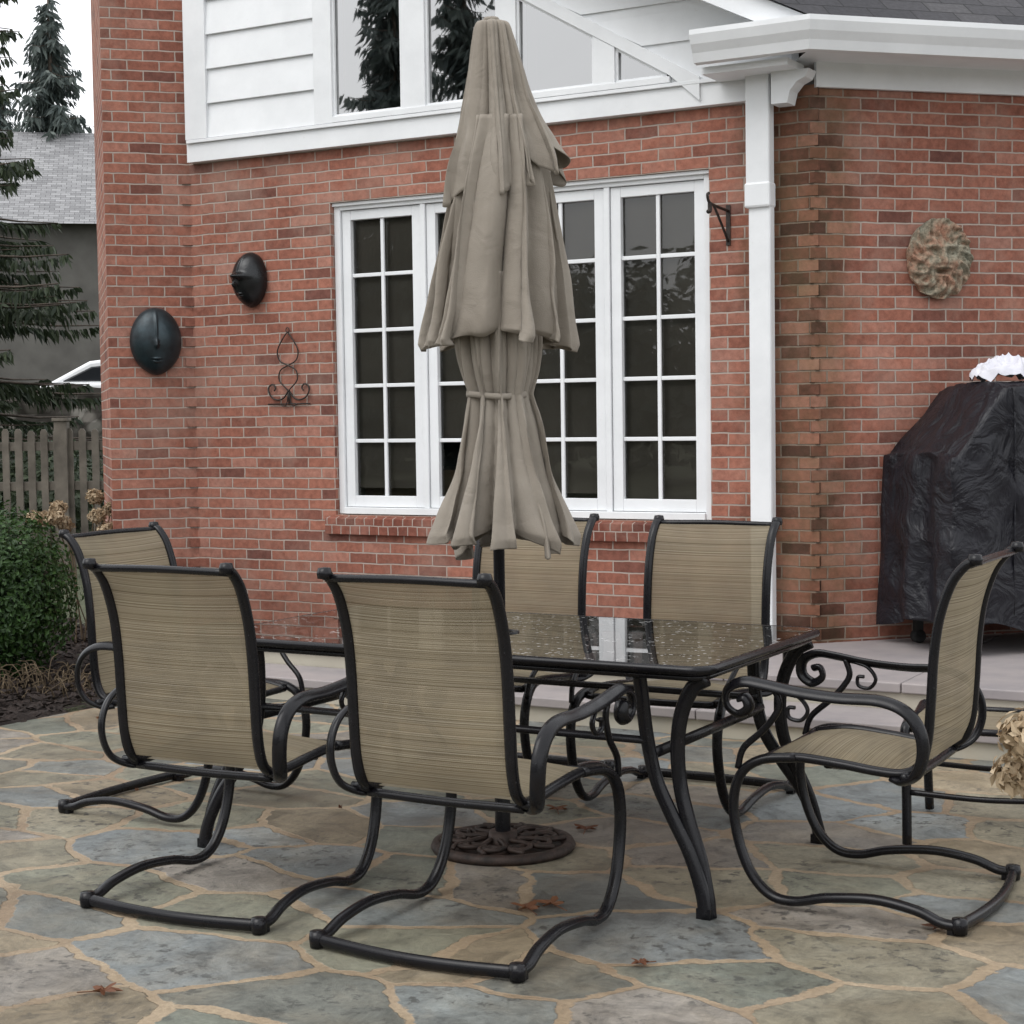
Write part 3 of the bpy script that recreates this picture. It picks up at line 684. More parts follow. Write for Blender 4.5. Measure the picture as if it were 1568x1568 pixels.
mb.box((-.012, -.006, -.01), (.012, .0, .2), 0)
mb.tube([(0, -.004, .17), (0, -.12, .175), (0, -.24, .185), (0, -.27, .20), (0, -.28, .225), (0, -.262, .235)], .008, 8)
mb.tube([(0, -.004, .01), (0, -.07, .07), (0, -.15, .14), (0, -.20, .18)], .007, 8)
mb.tube([(0, -.25, .185), (0, -.25, .15), (0, -.27, .14)], .012, 8)
mb.build('hanging_basket_bracket', [M_iron], M=Matrix.Translation((-3.42, BW-.002, 2.33)))

# ---------------------------------------------------------------- grill under cover
mb = MB()
GL, GD = 1.55, .64
def prof_grill(s):
    def lin(a, b, x): return min(1, max(0, (x-a)/(b-a)))
    return 0.99+.33*lin(.03, .28, s)*(1-lin(GL-.34, GL-.03, s))
vs = []; fs = []
def perim(t):
    per = 2*(GL+GD); d = t*per
    if d < GL: return (d, 0)
    d -= GL
    if d < GD: return (GL, d)
    d -= GD
    if d < GL: return (GL-d, GD)
    d -= GL; return (0, GD-d)
nr = 220; nz = 34; nt_ = 12
def ridged(p): return 1-abs(noise.noise(p))*2.6
for k in range(nz):
    f = k/(nz-1)
    for j in range(nr):
        x, y = perim(j/nr); htop = prof_grill(x)-.02
        z = .13+f*(htop-.13)
        cx, cy = GL/2, GD/2; d = Vector((x-cx, (y-cy)*2, 0)).normalized()
        fold = .020*(1-f*.7)*sin(x*15+y*21+2*noise.noise((x*3, y*3, z*2)))+.030*ridged((x*3+z*2.2, y*4, z*1.3+3))*(1-.3*f)+.03*noise.noise((x*1.6, y*2, z*1.2+5))+.03*(1-f)
        vs.append((x+d.x*fold, y+d.y*fold, z+(.04*sin(x*9+y*7) if k == 0 else 0)))
for t in range(1, nt_+1):
    g = t/nt_
    for j in range(nr):
        x, y = perim(j/nr); cx = min(max(x, .05), GL-.05); y2 = y+(GD/2-y)*g; x2 = x+(cx-x)*g
        z = prof_grill(x2)-.02+.030*sin(min(1, g*1.2)*pi/2)+.014*noise.noise((x2*5, y2*6, 2))+.010*ridged((x2*7, y2*9, 2))
        vs.append((x2, y2, z))
tot = nz+nt_
fs = [(i*nr+j, i*nr+(j+1) % nr, (i+1)*nr+(j+1) % nr, (i+1)*nr+j) for i in range(tot-1) for j in range(nr)]
mb.add(vs, fs, 0, True)
for xs_ in (.32, GL-.36):
    mb.tube([(xs_, -.014, .2), (xs_, -.022, .7), (xs_, -.014, 1.24), (xs_, .04, 1.30), (xs_, GD/2, 1.335), (xs_, GD-.04, 1.30)], .006, 5, 0, 5)
for x, y in ((.12, .08), (GL-.12, .08), (.12, GD-.08), (GL-.12, GD-.08)):
    mb.box((x-.02, y-.02, .03), (x+.02, y+.02, .3), 1); mb.lathe([(0, -.02), (.035, -.02), (.035, .02), (0, .02)], (0, 0, 0), 16, 1, Matrix.Translation((x, y, .037)) @ Matrix.Rotation(pi/2, 4, 'X'))
gpos = Vector((CX2, BW, TZ))+u1*.37+n_*(.10+GD)
mb.build('covered_grill', [M_cover, M_tyre], M=Matrix.Translation(gpos) @ Matrix.Rotation(radians(45), 4, 'Z'))
mb = MB(); vs = []; nn = 60
for i in range(nn):
    for j in range(nn):
        a = 2*pi*j/nn; r = i/(nn-1)
        x = r*cos(a)*.20; y = r*sin(a)*.16
        z = .09*sqrt(max(0, 1-r*r*.98))+.045*ridged((x*9, y*9, 3))*(1-r*.6)+.025*ridged((x*22, y*22, 1))
        vs.append((x+.02*noise.noise((x*12, y*12, 8)), y+.02*noise.noise((x*12, y*12, 18)), max(z, -.02)))
mb.add(vs, [(i*nn+j, i*nn+(j+1) % nn, (i+1)*nn+(j+1) % nn, (i+1)*nn+j) for i in range(nn-1) for j in range(nn)], 0, True)
mb.build('crumpled_white_cloth', [M_cloth], M=Matrix.Translation(gpos+u1*.47-n_*.28+Vector((0, 0, 1.325))) @ Matrix.Rotation(radians(45), 4, 'Z'))

# ---------------------------------------------------------------- patio chair
fr = MB(); slg = MB()
side = [(.31, 0, .024), (.312, .05, .028), (.308, .12, .052), (.303, .24, .066), (.30, .38, .052), (.295, .48, .028), (.292, .555, .038), (.289, .615, .095), (.286, .655, .19), (.284, .67, .30), (.282, .645, .385), (.272, .585, .428), (.252, .49, .438)]
HR = .243
rail = [(HR+.006, .60, .422), (HR+.006, .49, .438), (HR+.004, .36, .43), (HR+.002, .25, .418), (HR, .175, .418), (HR, .13, .445), (HR, .108, .51), (HR, .098, .62), (HR, .090, .75), (HR, .074, .86), (HR+.001, .042, .955), (HR+.002, .006, 1.005), (HR+.002, -.022, 1.022)]
arm = [(.245, .20, .400), (.275, .165, .400), (.308, .12, .43), (.322, .098, .49), (.325, .105, .555), (.324, .145, .607), (.322, .22, .632), (.321, .34, .632), (.32, .46, .640), (.32, .56, .655), (.32, .625, .66), (.32, .672, .635), (.32, .675, .59), (.32, .64, .565), (.32, .607, .585), (.32, .615, .615), (.32, .638, .612)]
strut = [(.318, .53, .648), (.316, .515, .60), (.31, .535, .56), (.30, .575, .515), (.292, .635, .46), (.287, .655, .40)]
curl = [(.318, .50, .640), (.316, .455, .625), (.316, .43, .59), (.316, .45, .56), (.316, .485, .565), (.316, .488, .592), (.316, .468, .595)]
for s_ in (-1, 1):
    X = lambda P: [(p[0]*s_, p[1], p[2]) for p in P]
    fr.tube(X(side), .0185, 12, 0, 6, .0145); fr.tube(X(rail), .017, 12, 0, 6, .014)
    fr.tube(X(arm), .021, 12, 0, 6, .0105); fr.tube(X(strut), .010, 8, 0, 6); fr.tube(X(curl), .009, 8, 0, 6, .006)
    fr.lathe([(0, -.024), (.021, -.022), (.024, 0), (.021, .02), (0, .022)], (s_*.31, 0, .026), 14)
    fr.lathe([(0, -.014), (.019, -.014), (.021, .0), (.017, .014), (0, .016)], (s_*(HR+.002), -.025, 1.026), 12)
    fr.lathe([(0, -.03), (.013, -.03), (.013, .03), (0, .03)], (0, 0, 0), 10, 0, Matrix.Translation((s_*.265, .16, .415)) @ Matrix.Rotation(pi/2, 4, 'Y'))
    fr.box((s_*.31-.014, .01, 0), (s_*.31+.014, .032, .03), 0)
fr.tube([(-.31, 0, .024), (-.15, -.022, .022), (0, -.03, .021), (.15, -.022, .022), (.31, 0, .024)], .018, 12, 0, 6, .014)
fr.tube([(-HR, -.012, 1.012), (0, -.018, 1.016), (HR, -.012, 1.012)], .011, 8)
fr.tube([(-HR, .165, .402), (0, .165, .398), (HR, .165, .402)], .013, 8)
fr.tube([(-HR, .60, .420), (0, .60, .415), (HR, .60, .420)], .013, 8)
fr.tube([(-HR, .40, .422), (0, .40, .38), (HR, .40, .422)], .010, 8)
def sling(path, sag, hw=HR-.008, nu=14):
    Q = catmull(path, 6); vs = []; uv = []; d = 0
    for i, p in enumerate(Q):
        if i: d += (p-Q[i-1]).length
        t = i/(len(Q)-1); e = min(1, 4*t, 4*(1-t))
        tg = (Q[min(i+1, len(Q)-1)]-Q[max(i-1, 0)]).normalized(); nn_ = Vector((0, tg.z, -tg.y))
        for k in range(nu+1):
            s2 = -1+2*k/nu; off = nn_*(sag*(1-s2*s2)*e)
            vs.append((s2*hw, p.y+off.y, p.z+off.z)); uv.append((s2*hw, d))
    m_ = nu+1
    slg.add(vs, [(i*m_+k, i*m_+k+1, (i+1)*m_+k+1, (i+1)*m_+k) for i in range(len(Q)-1) for k in range(nu)], 0, True, uv)
sling([(0, .605, .425), (0, .49, .44), (0, .36, .432), (0, .25, .42), (0, .185, .418)], .022)
sling([(0, .135, .438), (0, .108, .51), (0, .098, .62), (0, .090, .75), (0, .074, .86), (0, .042, .955), (0, .006, 1.003), (0, -.012, 1.014)], -.018)
fr_o = fr.build('frame', [M_metal]); sl_o = slg.build('sling', [M_sling])
first = True
def place_chair(x, y, ang):
    global first
    M = Matrix.Translation((x, y, 0)) @ Matrix.Rotation(ang, 4, 'Z')
    e = empty('patio_chair', M)
    if first: a, b2 = fr_o, sl_o; first = False
    else:
        a = bpy.data.objects.new('frame', fr_o.data); b2 = bpy.data.objects.new('sling', sl_o.data); COL.objects.link(a); COL.objects.link(b2)
    for o in (a, b2): o.parent = e; o.matrix_world = M
place_chair(-2.40, 3.687, radians(.5)); place_chair(-3.24, 3.70, radians(2))
place_chair(-2.53, 6.05, radians(180)); place_chair(-3.32, 6.08, radians(181))
place_chair(-1.20, 4.885, radians(90)); place_chair(-4.50, 4.88, radians(-90))

o = MB()
for s_ in (-1, 1):
    o.tube([(s_*.24, -.27, .01), (s_*.245, -.25, .2), (s_*.25, -.25, .36), (s_*.25, -.2, .40), (s_*.25, 0, .385), (s_*.25, .2, .40), (s_*.25, .25, .36), (s_*.245, .25, .2), (s_*.24, .27, .01)], .016, 8)
for y in (-.22, .22): o.tube([(-.25, y, .385), (.25, y, .385)], .012, 8)
o.tube([(-.245, -.25, .18), (0, -.25, .17), (.245, -.25, .18)], .010, 8); o.tube([(-.245, .25, .18), (0, .25, .17), (.245, .25, .18)], .010, 8)
vs = []; uv = []
for i in range(13):
    for k in range(13):
        x = -.24+.48*k/12; y = -.22+.44*i/12; vs.append((x, y, .398-.03*(1-(x/.24)**2)*(.5+.5*(1-(y/.22)**2)))); uv.append((x, y))
o.add(vs, [(i*13+k, i*13+k+1, (i+1)*13+k+1, (i+1)*13+k) for i in range(12) for k in range(12)], 1, True, uv)
o.build('patio_ottoman', [M_metal, M_sling], M=Matrix.Translation((-1.40, 5.74, 0)) @ Matrix.Rotation(radians(8), 4, 'Z'))

# ---------------------------------------------------------------- table
mb = MB(); TX0, TX1, TY0, TY1, TH = -3.72, -1.86, 4.39, 5.39, .72
def rrect(x0, x1, y0, y1, r, z, n=6):
    pts = []
    for cx, cy, a0 in ((x1-r, y0+r, -pi/2), (x1-r, y1-r, 0), (x0+r, y1-r, pi/2), (x0+r, y0+r, pi)):
        for k in range(n+1): a = a0+pi/2*k/n; pts.append((cx+r*cos(a), cy+r*sin(a), z))
    return pts
mb.tube(rrect(TX0+.012, TX1-.012, TY0+.012, TY1-.012, .06, TH-.012), .013, 8, 0, closed=True, smoothpath=False, ry=.014)
ap = rrect(TX0+.035, TX1-.035, TY0+.035, TY1-.035, .05, TH-.036)
mb.tube(ap, .010, 8, 0, closed=True, smoothpath=False, ry=.014)
for (cx, cy, sx, sy) in ((TX1, TY0, -1, 1), (TX0, TY0, 1, 1), (TX1, TY1, -1, -1), (TX0, TY1, 1, -1)):
    foot = (cx+sx*.02, cy+sy*.02)
    A = [(.235, .05, TH-.04), (.232, .06, .62), (.222, .07, .5), (.195, .07, .38), (.14, .055, .28), (.075, .035, .18), (.032, .02, .08), (.015, .012, 0)]
    B = [(.03, .05, TH-.04), (.075, .055, .65), (.115, .065, .57), (.13, .07, .47), (.12, .065, .36), (.085, .045, .26), (.045, .03, .16), (.02, .02, .06), (.012, .015, 0)]
    mb.tube([(cx+sx*p[0], cy+sy*p[1], p[2]) for p in A], .023, 10, 0, 5, .014)
    mb.tube([(cx+sx*p[0], cy+sy*(p[1]+.012), p[2]) for p in B], .023, 10, 0, 5, .014)
    mb.box((foot[0]-.022, foot[1]-.018, 0), (foot[0]+.022, foot[1]+.02, .03), 0)
for y in (TY0+.075, TY1-.075):
    mb.tube([(TX0+.21, y, .485), (TX1-.21, y, .485)], .012, 8, 0, ry=.018)
for x in (TX0+.2, TX1-.2): mb.tube([(x, TY0+.07, .45), (x, TY1-.07, .45)], .012, 8, 0, ry=.018)
mb.lathe([(.035, -.012), (.05, -.012), (.05, .008), (.035, .008), (.035, -.012)], ((TX0+TX1)/2, (TY0+TY1)/2-.02, TH-.004), 24)
table = empty('glass_patio_table')
mb.build('table_frame', [M_metal], table)
mb = MB(); pts = rrect(TX0+.018, TX1-.018, TY0+.018, TY1-.018, .055, TH)
mb.add(pts, [tuple(range(len(pts)))], 0); mb.build('glass_top', [M_tglass], table)

# ---------------------------------------------------------------- umbrella
UX, UY = -2.79, 4.84
umb = empty('closed_patio_umbrella', Matrix.Translation((UX, UY, 0)))
rt = Vector((cos(YAW), sin(YAW), 0))
def tier(name, levels, nf, amp0, amp1, ph, hem, tw=0.0, lobe=0.0, hemsig=0.0, nth=420, sub=8, shift0=0, shift1=0, over=.35, tilt=0.0, rough=.05, curl=0.0):
    L2 = catmull([(r, z, 0) for r, z in levels], sub); n = len(L2); mb = MB(); vs = []
    for i, p in enumerate(L2):
        t = i/(n-1); amp = amp0+(amp1-amp0)*t**.8
        for j in range(nth):
            th = 2*pi*j/nth
            c1_, s1_ = cos(th), sin(th)
            w1 = nf*th+ph+1.5*sin(2*th+ph*1.7)+1.0*sin(3*th+ph*2.3)+.6*sin(5*th+ph)+tw*t*(1+.5*sin(th+ph))+1.3*noise.noise((c1_*1.2, s1_*1.2, p.y*1.6+ph))
            g = abs(sin(w1/2))**.62*2-1
            w2 = w1*1.5+1.9+1.2*sin(th*2+ph)
            g2 = abs(sin(w2))**.8*2-1
            ir = .60+.75*abs(noise.noise((c1_*1.5+ph, s1_*1.5, p.y*1.1)))*1.7
            r = p.x*(1+amp*g*ir+.26*amp*g2*(1-t*.3))
            r += p.x*rough*1.8*noise.noise((c1_*2, s1_*2, p.y*4+ph))+.012*t*noise.noise((c1_*5, s1_*5, p.y*9+ph))
            r += lobe*t*t*max(0, cos(th-YAW-.1))**3
            r += curl*max(0, (t-.93)/.07)*(.4+.6*sin(w1))
            z = p.y+t**4*(hem*(-g)*.5*ir+hemsig*sin(2*th+ph)+hem*.5*noise.noise((c1_*2.5, s1_*2.5, ph)))+tilt*t**3*cos(th-YAW)
            th2 = th+over*amp*sin(w1)*(t**.5)*1.3
            sh = shift0+(shift1-shift0)*t
            vs.append((r*cos(th2)+rt.x*sh, r*sin(th2)+rt.y*sh, z))
    mb.add(vs, [(i*nth+j, i*nth+(j+1) % nth, (i+1)*nth+(j+1) % nth, (i+1)*nth+j) for i in range(n-1) for j in range(nth)], 0, True)
    ob = mb.build(name, [M_umb], umb)
    sd_ = ob.modifiers.new('solid', 'SOLIDIFY'); sd_.thickness = .003
    return ob
tier('vent_top', [(.004, 2.712), (.045, 2.706), (.057, 2.66), (.067, 2.58), (.080, 2.48), (.098, 2.38), (.118, 2.29), (.130, 2.19)], 8, .12, .32, .4, .08, lobe=.075, hemsig=.03, shift1=.018, tilt=.05, tw=.5)
tier('middle_canopy', [(.090, 2.40), (.108, 2.28), (.125, 2.16), (.142, 2.04), (.155, 1.92), (.167, 1.80), (.176, 1.72), (.178, 1.69)], 9, .24, .38, 3.1, .05, 1.0, hemsig=.012, shift0=.03, shift1=.0, over=.5, curl=-.02)
tier('lower_canopy', [(.115, 1.90), (.117, 1.78), (.112, 1.66), (.102, 1.58), (.086, 1.515), (.085, 1.495), (.094, 1.44), (.115, 1.34), (.136, 1.24), (.157, 1.14), (.175, 1.07), (.181, 1.035)], 9, .16, .36, 5.2, .08, 1.2, hemsig=.035, shift1=.022, over=.7, tilt=.015, curl=-.02, rough=.07)
mb = MB()
ring = [(.098*cos(t)*(1+.04*sin(5*t)), .098*sin(t)*(1+.04*sin(5*t)), 1.505+.005*sin(2*t)) for t in [k*2*pi/24 for k in range(24)]]
mb.tube(ring, .0025, 6, 0, 3, .011, closed=True); mb.tube([(.095, .04, 1.505), (.112, .05, 1.47), (.116, .055, 1.43)], .005, 6)
mb.build('tie_strap', [M_umb], umb)
mb = MB()
mb.lathe([(0, 0.02), (.019, .02), (.019, 2.70), (0, 2.70)], (0, 0, 0), 20)
mb.lathe([(.026, .05), (.026, .32), (.02, .33)], (0, 0, 0), 20)
mb.build('pole', [M_metal], umb)
mb = MB()
mb.lathe([(0, 2.705), (.022, 2.709), (.030, 2.716), (.024, 2.726), (0, 2.730)], (0, 0, 0), 24)
mb.build('cap', [M_umb], umb)
mb = MB()
mb.lathe([(0, .060), (.045, .060), (.05, .035), (.06, .024), (.19, .008), (.2, .006)], (0, 0, 0), 48)
mb.lathe([(.198, 0), (.235, .0), (.242, .012), (.234, .028), (.216, .032), (.203, .024), (.2, .0)], (0, 0, 0), 60)
mb.lathe([(.105, .016), (.108, .036), (.120, .036), (.124, .016)], (0, 0, 0), 48)
for k in range(10):
    a = 2*pi*k/10; Rm = Matrix.Rotation(a, 4, 'Z')
    mb.tube([Rm @ Vector(p) for p in ((.055, 0, .038), (.09, .02, .038), (.13, .035, .036), (.165, .02, .036), (.175, -.015, .034), (.155, -.03, .034), (.14, -.01, .034))], .009, 6)
    mb.tube([Rm @ Vector(p) for p in ((.12, -.03, .032), (.16, -.045, .034), (.205, -.02, .032))], .009, 6)
mb.build('cast_iron_base', [M_rust], umb)

# ---------------------------------------------------------------- vegetation
def spruce(name, loc, H, R, zb, mat, seed, dens=1.0, tw=.30, dz_=None):
    rnd = random.Random(seed); mb = MB()
    mb.tube([(0, 0, -.3), (.03, 0, H*.3), (0, .03, H*.7), (0, 0, H)], .02*H, 8, 0, taper=lambda t: 1-.93*t)
    z = zb
    while z < H-.2:
        f = (z-zb)/(H-zb); rr = R*(1-f)**.85*(1 if f > .04 else .8); nb = int(6+3*rnd.random())
        for b in range(nb):
            a = rnd.random()*2*pi; ln = rr*rnd.uniform(.65, 1.12)+.12
            d = Vector((cos(a), sin(a), 0)); sd_ = Vector((-sin(a), cos(a), 0))
            zz = z+rnd.uniform(-.2, .2); droop = .28*ln
            pt = lambda t: d*(ln*t)+Vector((0, 0, zz-droop*t*1.5+droop*.8*t*t*t))
            if ln > .5: mb.tube([pt(0), pt(.5), pt(1)], .012+.008*ln, 4, 0, 2, taper=lambda t: 1-.8*t)
            m = max(4, int(ln*16*dens))
            for k in range(m):
                t = (k+rnd.random())/m; p = pt(t)
                for s_ in (-1, 1):
                    l = tw*(1.25-.75*t)*rnd.uniform(.6, 1.3)*(.6+.4*min(1, ln))
                    dr = (sd_*s_*rnd.uniform(.2, 1.0)+d*rnd.uniform(.1, .6)+Vector((0, 0, -rnd.uniform(.25, 1.5)))).normalized()
                    wv = dr.cross(Vector((rnd.uniform(-1, 1), rnd.uniform(-1, 1), rnd.uniform(-.4, .4)))).normalized()*rnd.uniform(.014, .032)*(tw/.3)
                    q1 = p+dr*l*.5; q2 = p+dr*l+Vector((0, 0, -.05*l))
                    mb.add([p-wv*.5, q1-wv, q2, q1+wv, p+wv*.5], [(0, 1, 2, 3, 4)], 1)
        z += dz_ or (.19 if H < 12.5 else .24)
    return mb.build(name, [M_bark, mat], M=Matrix.Translation(loc))
def wp(X, D, dz=0): p = W(X, D); return (p.x, p.y, hillz(p.x, p.y)+dz)
spruce('spruce_tree', wp(-7.35, 20.5), 10.6, 2.85, 1.5, M_needle, 1, 2.6, .27, .15)
s2 = spruce('spruce_tree', wp(-12.2, 46), 11.8, 2.8, 1.5, M_needle2, 2, 1.0, .50, .25)
def inst(src, loc, sc, rot):
    o_ = bpy.data.objects.new('spruce_tree', src.data); COL.objects.link(o_)
    o_.matrix_world = Matrix.Translation(loc) @ Matrix.Rotation(rot, 4, 'Z') @ Matrix.Scale(sc, 4)
inst(s2, wp(-17.0, 58), 1.0, 1)
for (x, y, sc, r) in ((-15.6, -9.5, .84, 0), (-19.5, -13, .98, 1), (-12, -15, .60, 2), (-8, -18, .66, 3), (-3, -20, .62, 4), (3, -18, .66, 5), (-24, -9, .8, 6), (-27, -17, 1.0, 7), (9, -16, .8, 1.5)):
    inst(s2, (x, y, -.05), sc, r)

def leafcloud(mb, c, rad, n, size, rnd, mi=0, shell=.55):
    for _ in range(n):
        d = Vector((rnd.gauss(0, 1), rnd.gauss(0, 1), rnd.gauss(0, 1))).normalized()
        r = shell+(1-shell)*rnd.random(); r *= 1+.16*noise.noise(d*2.6+Vector((c[0], c[1], 0)))+.08*noise.noise(d*7)
        p = Vector((c[0]+d.x*rad[0]*r, c[1]+d.y*rad[1]*r, c[2]+d.z*rad[2]*r))
        up = (d+Vector((rnd.uniform(-.8, .8), rnd.uniform(-.8, .8), rnd.uniform(-.4, .9)))).normalized()
        t = up.orthogonal().normalized(); t = (Matrix.Rotation(rnd.random()*6.28, 3, up) @ t); b = up.cross(t)
        s = size*rnd.uniform(.6, 1.3)
        mb.add([p-t*s, p-b*s*.5+up*s*.15, p+t*s, p+b*s*.5+up*s*.15], [(0, 1, 2, 3)], mi)
rnd = random.Random(5)
mb = MB(); bp = W(-2.98, 9.6)
leafcloud(mb, (bp.x, bp.y, .47), (.50, .50, .52), 26000, .017, rnd, 0, .5)
leafcloud(mb, (bp.x-.5, bp.y-.4, .44), (.5, .5, .49), 20000, .017, rnd, 0, .5)
for k in range(14):
    a = rnd.random()*6.28; mb.tube([(bp.x, bp.y, -.03), (bp.x+.15*cos(a), bp.y+.15*sin(a), .25), (bp.x+.35*cos(a), bp.y+.35*sin(a), .6)], .008, 5, 1)
mb.build('boxwood_shrub', [M_box, M_bark])
mb = MB()
for _ in range(150):
    c = W(rnd.uniform(-2.9, -2.2), rnd.uniform(8.75, 9.3)); a = rnd.random()*6.28; l = rnd.uniform(.08, .26); k = rnd.uniform(.3, 1.0)
    p0 = Vector((c.x, c.y, -.02)); p1 = p0+Vector((cos(a)*l*k*.4, sin(a)*l*k*.4, l*.6)); p2 = p0+Vector((cos(a)*l*k, sin(a)*l*k, l*(.9-k*.6)))
    mb.tube([p0, p1, p2], .0028, 3, 0, 3)
mb.build('dead_perennials', [M_dead])
def hydrangea(name, heads, base):
    mb = MB()
    for (x, y, z, r) in heads:
        leafcloud(mb, (x, y, z), (r, r, r*.85), int(620*(r/.09)**2), .016, rnd, 0, .45)
        mb.tube([(base[0]+rnd.uniform(-.08, .08), base[1]+rnd.uniform(-.08, .08), -.02), ((x+base[0])/2, (y+base[1])/2, z*.6), (x, y, z)], .004, 5, 1)
    mb.build(name, [M_hyd, M_dead])
hb = W(1.36, 3.7)
H = []
for (X, D, z, r) in ((1.105, 3.62, .73, .07), (1.115, 3.72, .63, .062), (1.15, 3.60, .66, .05), (1.22, 3.66, .82, .085), (1.35, 3.6, .75, .08), (1.42, 3.85, .88, .09), (1.28, 3.9, .66, .07), (1.55, 3.7, .7, .08)):
    p = W(X, D); H.append((p.x, p.y, z, r))
hydrangea('dried_hydrangea', H, (hb.x, hb.y))
hb = W(-2.75, 10.9); H = []
for k in range(9):
    p = W(-2.72+rnd.uniform(-.3, .2), 10.8+rnd.uniform(-.2, .2)); H.append((p.x, p.y, rnd.uniform(.74, .97), .06))
hydrangea('dried_hydrangea', H, (hb.x, hb.y))
mb = MB()
def oak(c, s, rot, z):
    pts = []; n = 28
    for k in range(n):
        a = 2*pi*k/n; r = s*(.40+.60*abs(cos(a*3.5))**1.5)*(1.15 if cos(a) > .3 else .8)
        pts.append((c[0]+r*cos(a+rot), c[1]+r*sin(a+rot)*.8, z+.012*abs(sin(a*2))+.004*rnd.random()))
    ctr = (c[0], c[1], z+.004); o_ = [ctr]+pts
    mb.add(o_, [(0, k+1, (k+1) % n+1) for k in range(n)], 0)
    mb.tube([(c[0], c[1], z+.005), (c[0]-s*1.5*cos(rot), c[1]-s*1.5*sin(rot), z+.004)], .0015, 4)
for (X, D, s) in ((.03, 4.86, .05), (.10, 4.9, .055), (-1.04, 4.19, .045), (.32, 4.35, .028), (1.16, 4.62, .045), (.24, 5.8, .05), (.15, 6.1, .05)):
    p = W(X, D); oak((p.x, p.y), s, rnd.random()*6.28, .004)
for _ in range(9):
    x, y = rnd.uniform(-5.8, 0), rnd.uniform(3, 6.9); oak((x, y), rnd.uniform(.008, .016), rnd.random()*6.28, .004)
mb.build('fallen_leaves', [M_fall])

# ---------------------------------------------------------------- background
mb = MB()
Rf = Matrix.Translation(W(0, 16.2)) @ Matrix.Rotation(YAW, 4, 'Z')
x = -9.0
while x < -3.3:
    h = 1.38+rnd.uniform(-.012, .012)
    mb.prism([(x, .02), (x+.068, .02), (x+.068+rnd.uniform(-.004, .004), h-.03), (x+.05, h), (x+.017, h), (x, h-.03)], -.01, .01, 0, Rf); x += .122
for z in (.3, .80, 1.18): mb.box((-9, .011, z), (-3.3, .045, z+.085), 0, Rf)
for xx in (-8.9, -6.55, -4.28):
    mb.box((xx-.06, -.06, -.05), (xx+.06, .06, 1.46), 0, Rf); mb.box((xx-.075, -.075, 1.46), (xx+.075, .075, 1.49), 0, Rf)
mb.build('picket_fence', [M_wood], bevel=0.003)
mb = MB(); Rw = Matrix.Translation(W(0, 27)) @ Matrix.Rotation(YAW, 4, 'Z')
nu_, nv_ = 150, 16; vs = []
for j in range(nv_):
    for i in range(nu_):
        x = -20+18*i/(nu_-1); z = -.1+2.12*j/(nv_-1); vs.append(Rw @ Vector((x, .12*noise.noise((x*2, z*3, 0)), z+(.08*noise.noise((x*1.5, 0, 5)) if j == nv_-1 else 0))))
mb.add(vs, [(j*nu_+i, j*nu_+i+1, (j+1)*nu_+i+1, (j+1)*nu_+i) for j in range(nv_-1) for i in range(nu_-1)], 0)
mb.box((-20, .1, -.1), (-2, .6, 2.0), 0, Rw)
mb.build('fieldstone_wall', [M_fstone])
mb = MB()
for _ in range(14):
    p = W(rnd.uniform(-11, -4.2), rnd.uniform(18, 25.5)); leafcloud(mb, (p.x, p.y, .5), (.9, .9, rnd.uniform(.6, 1.0)), 1500, .05, rnd, 0, .4)
mb.build('garden_shrubs', [M_needle])
mb = MB()
Rc = Matrix.Translation(W(-7.0, 30.5, 1.14)) @ Matrix.Rotation(YAW+.15, 4, 'Z')
body = [(-2.2, .35), (-2.25, .7), (-2.1, .88), (-1.3, .95), (-.6, 1.0), (1.6, 1.02), (2.15, .95), (2.25, .6), (2.2, .32)]
mb.prism(body, -.88, .88, 0, Rc)
cab = [(-1.25, .95), (-.45, 1.38), (.1, 1.45), (.9, 1.43), (1.75, 1.0)]
mb.prism(cab, -.72, .72, 0, Rc)
mb.prism([(-1.05, 1.0), (-.42, 1.31), (.0, 1.35), (.0, 1.0)], -.73, .73, 1, Rc); mb.prism([(.08, 1.0), (.08, 1.35), (.85, 1.33), (1.4, 1.03)], -.735, .735, 1, Rc)
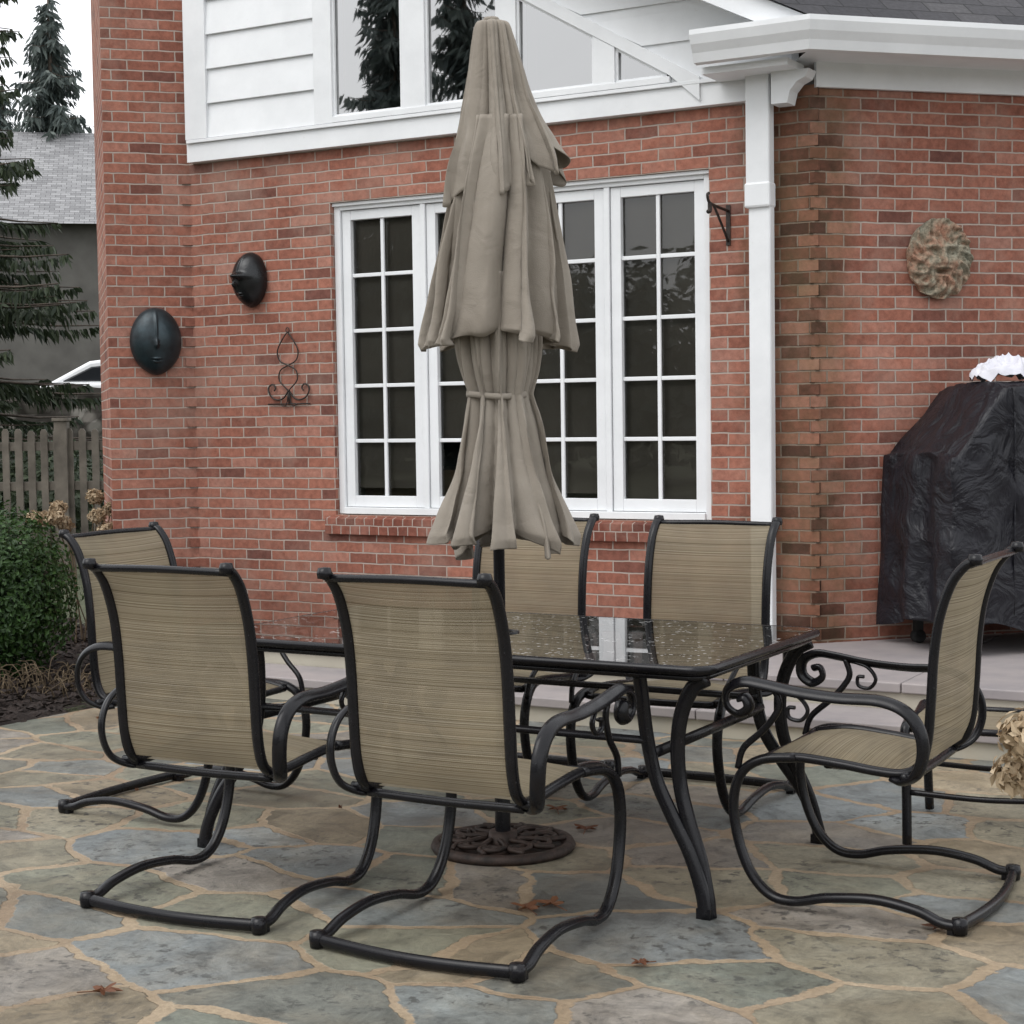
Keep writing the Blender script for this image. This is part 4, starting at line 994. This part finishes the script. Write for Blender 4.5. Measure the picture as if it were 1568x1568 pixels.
for x in (-1.4, 1.4):
    for y in (-.8, .8): mb.lathe([(0, -.1), (.2, -.1), (.32, -.08), (.33, .08), (.2, .1), (0, .1)], (0, 0, 0), 24, 2, Rc @ Matrix.Translation((x, y, .33)) @ Matrix.Rotation(pi/2, 4, 'X'))
mb.build('parked_white_car', [M_car, M_carglass, M_tyre], bevel=0.05)
nb = empty('neighbour_house', Matrix.Translation(W(-14.0, 41, 1.15)) @ Matrix.Rotation(YAW+.2, 4, 'Z'))
mb = MB(); mb.box((-7, 0, 0), (7, 8, 5.3), 0)
mb.build('stucco_walls', [M_stucco], nb)
mb = MB(); rp = [(-7.4, -.5, 5.1), (7.4, -.5, 5.1), (7.4, 4, 8.0), (-7.4, 4, 8.0), (7.4, 8.5, 5.1), (-7.4, 8.5, 5.1)]
mb.add(rp, [(0, 1, 2, 3), (3, 2, 4, 5), (0, 3, 5), (1, 4, 2)], 0, False, [(0, 0), (14.8, 0), (14.8, 5.6), (0, 5.6), (14.8, 11), (0, 11)])
mb.build('roof', [M_shingle2], nb)
mb = MB()
for x in (-5, -1.5):
    for z in (1.0, 3.4):
        mb.box((x-.55, -.06, z-.05), (x+.55, -.004, z+1.25), 0); mb.box((x-.48, -.07, z), (x-.03, -.058, z+1.18), 1); mb.box((x+.03, -.07, z), (x+.48, -.058, z+1.18), 1)
mb.build('windows', [M_white, M_carglass], nb)
mb = MB()
for _ in range(70):
    a = rnd.random()*2*pi; Rr = rnd.uniform(75, 105); hh = rnd.uniform(4, 8)
    cx, cy = Rr*cos(a), Rr*sin(a)
    leafcloud(mb, (cx, cy, hh*.55), (rnd.uniform(4, 7), rnd.uniform(4, 7), hh*.6), 420, .55, rnd, 0, .3)
for k in range(26):  # unseen hedge row added behind the camera to darken reflections in the lower panes
    x = -34+k*2.1; y = -22+2.5*sin(k*1.7); hh = rnd.uniform(4.6, 6.0)
    leafcloud(mb, (x, y, hh*.5), (2.0, 1.6, hh*.55), 1500, .22, rnd, 0, .3)
mb.build('distant_trees_added_hedge', [M_needle2])
bpy.context.view_layer.update()
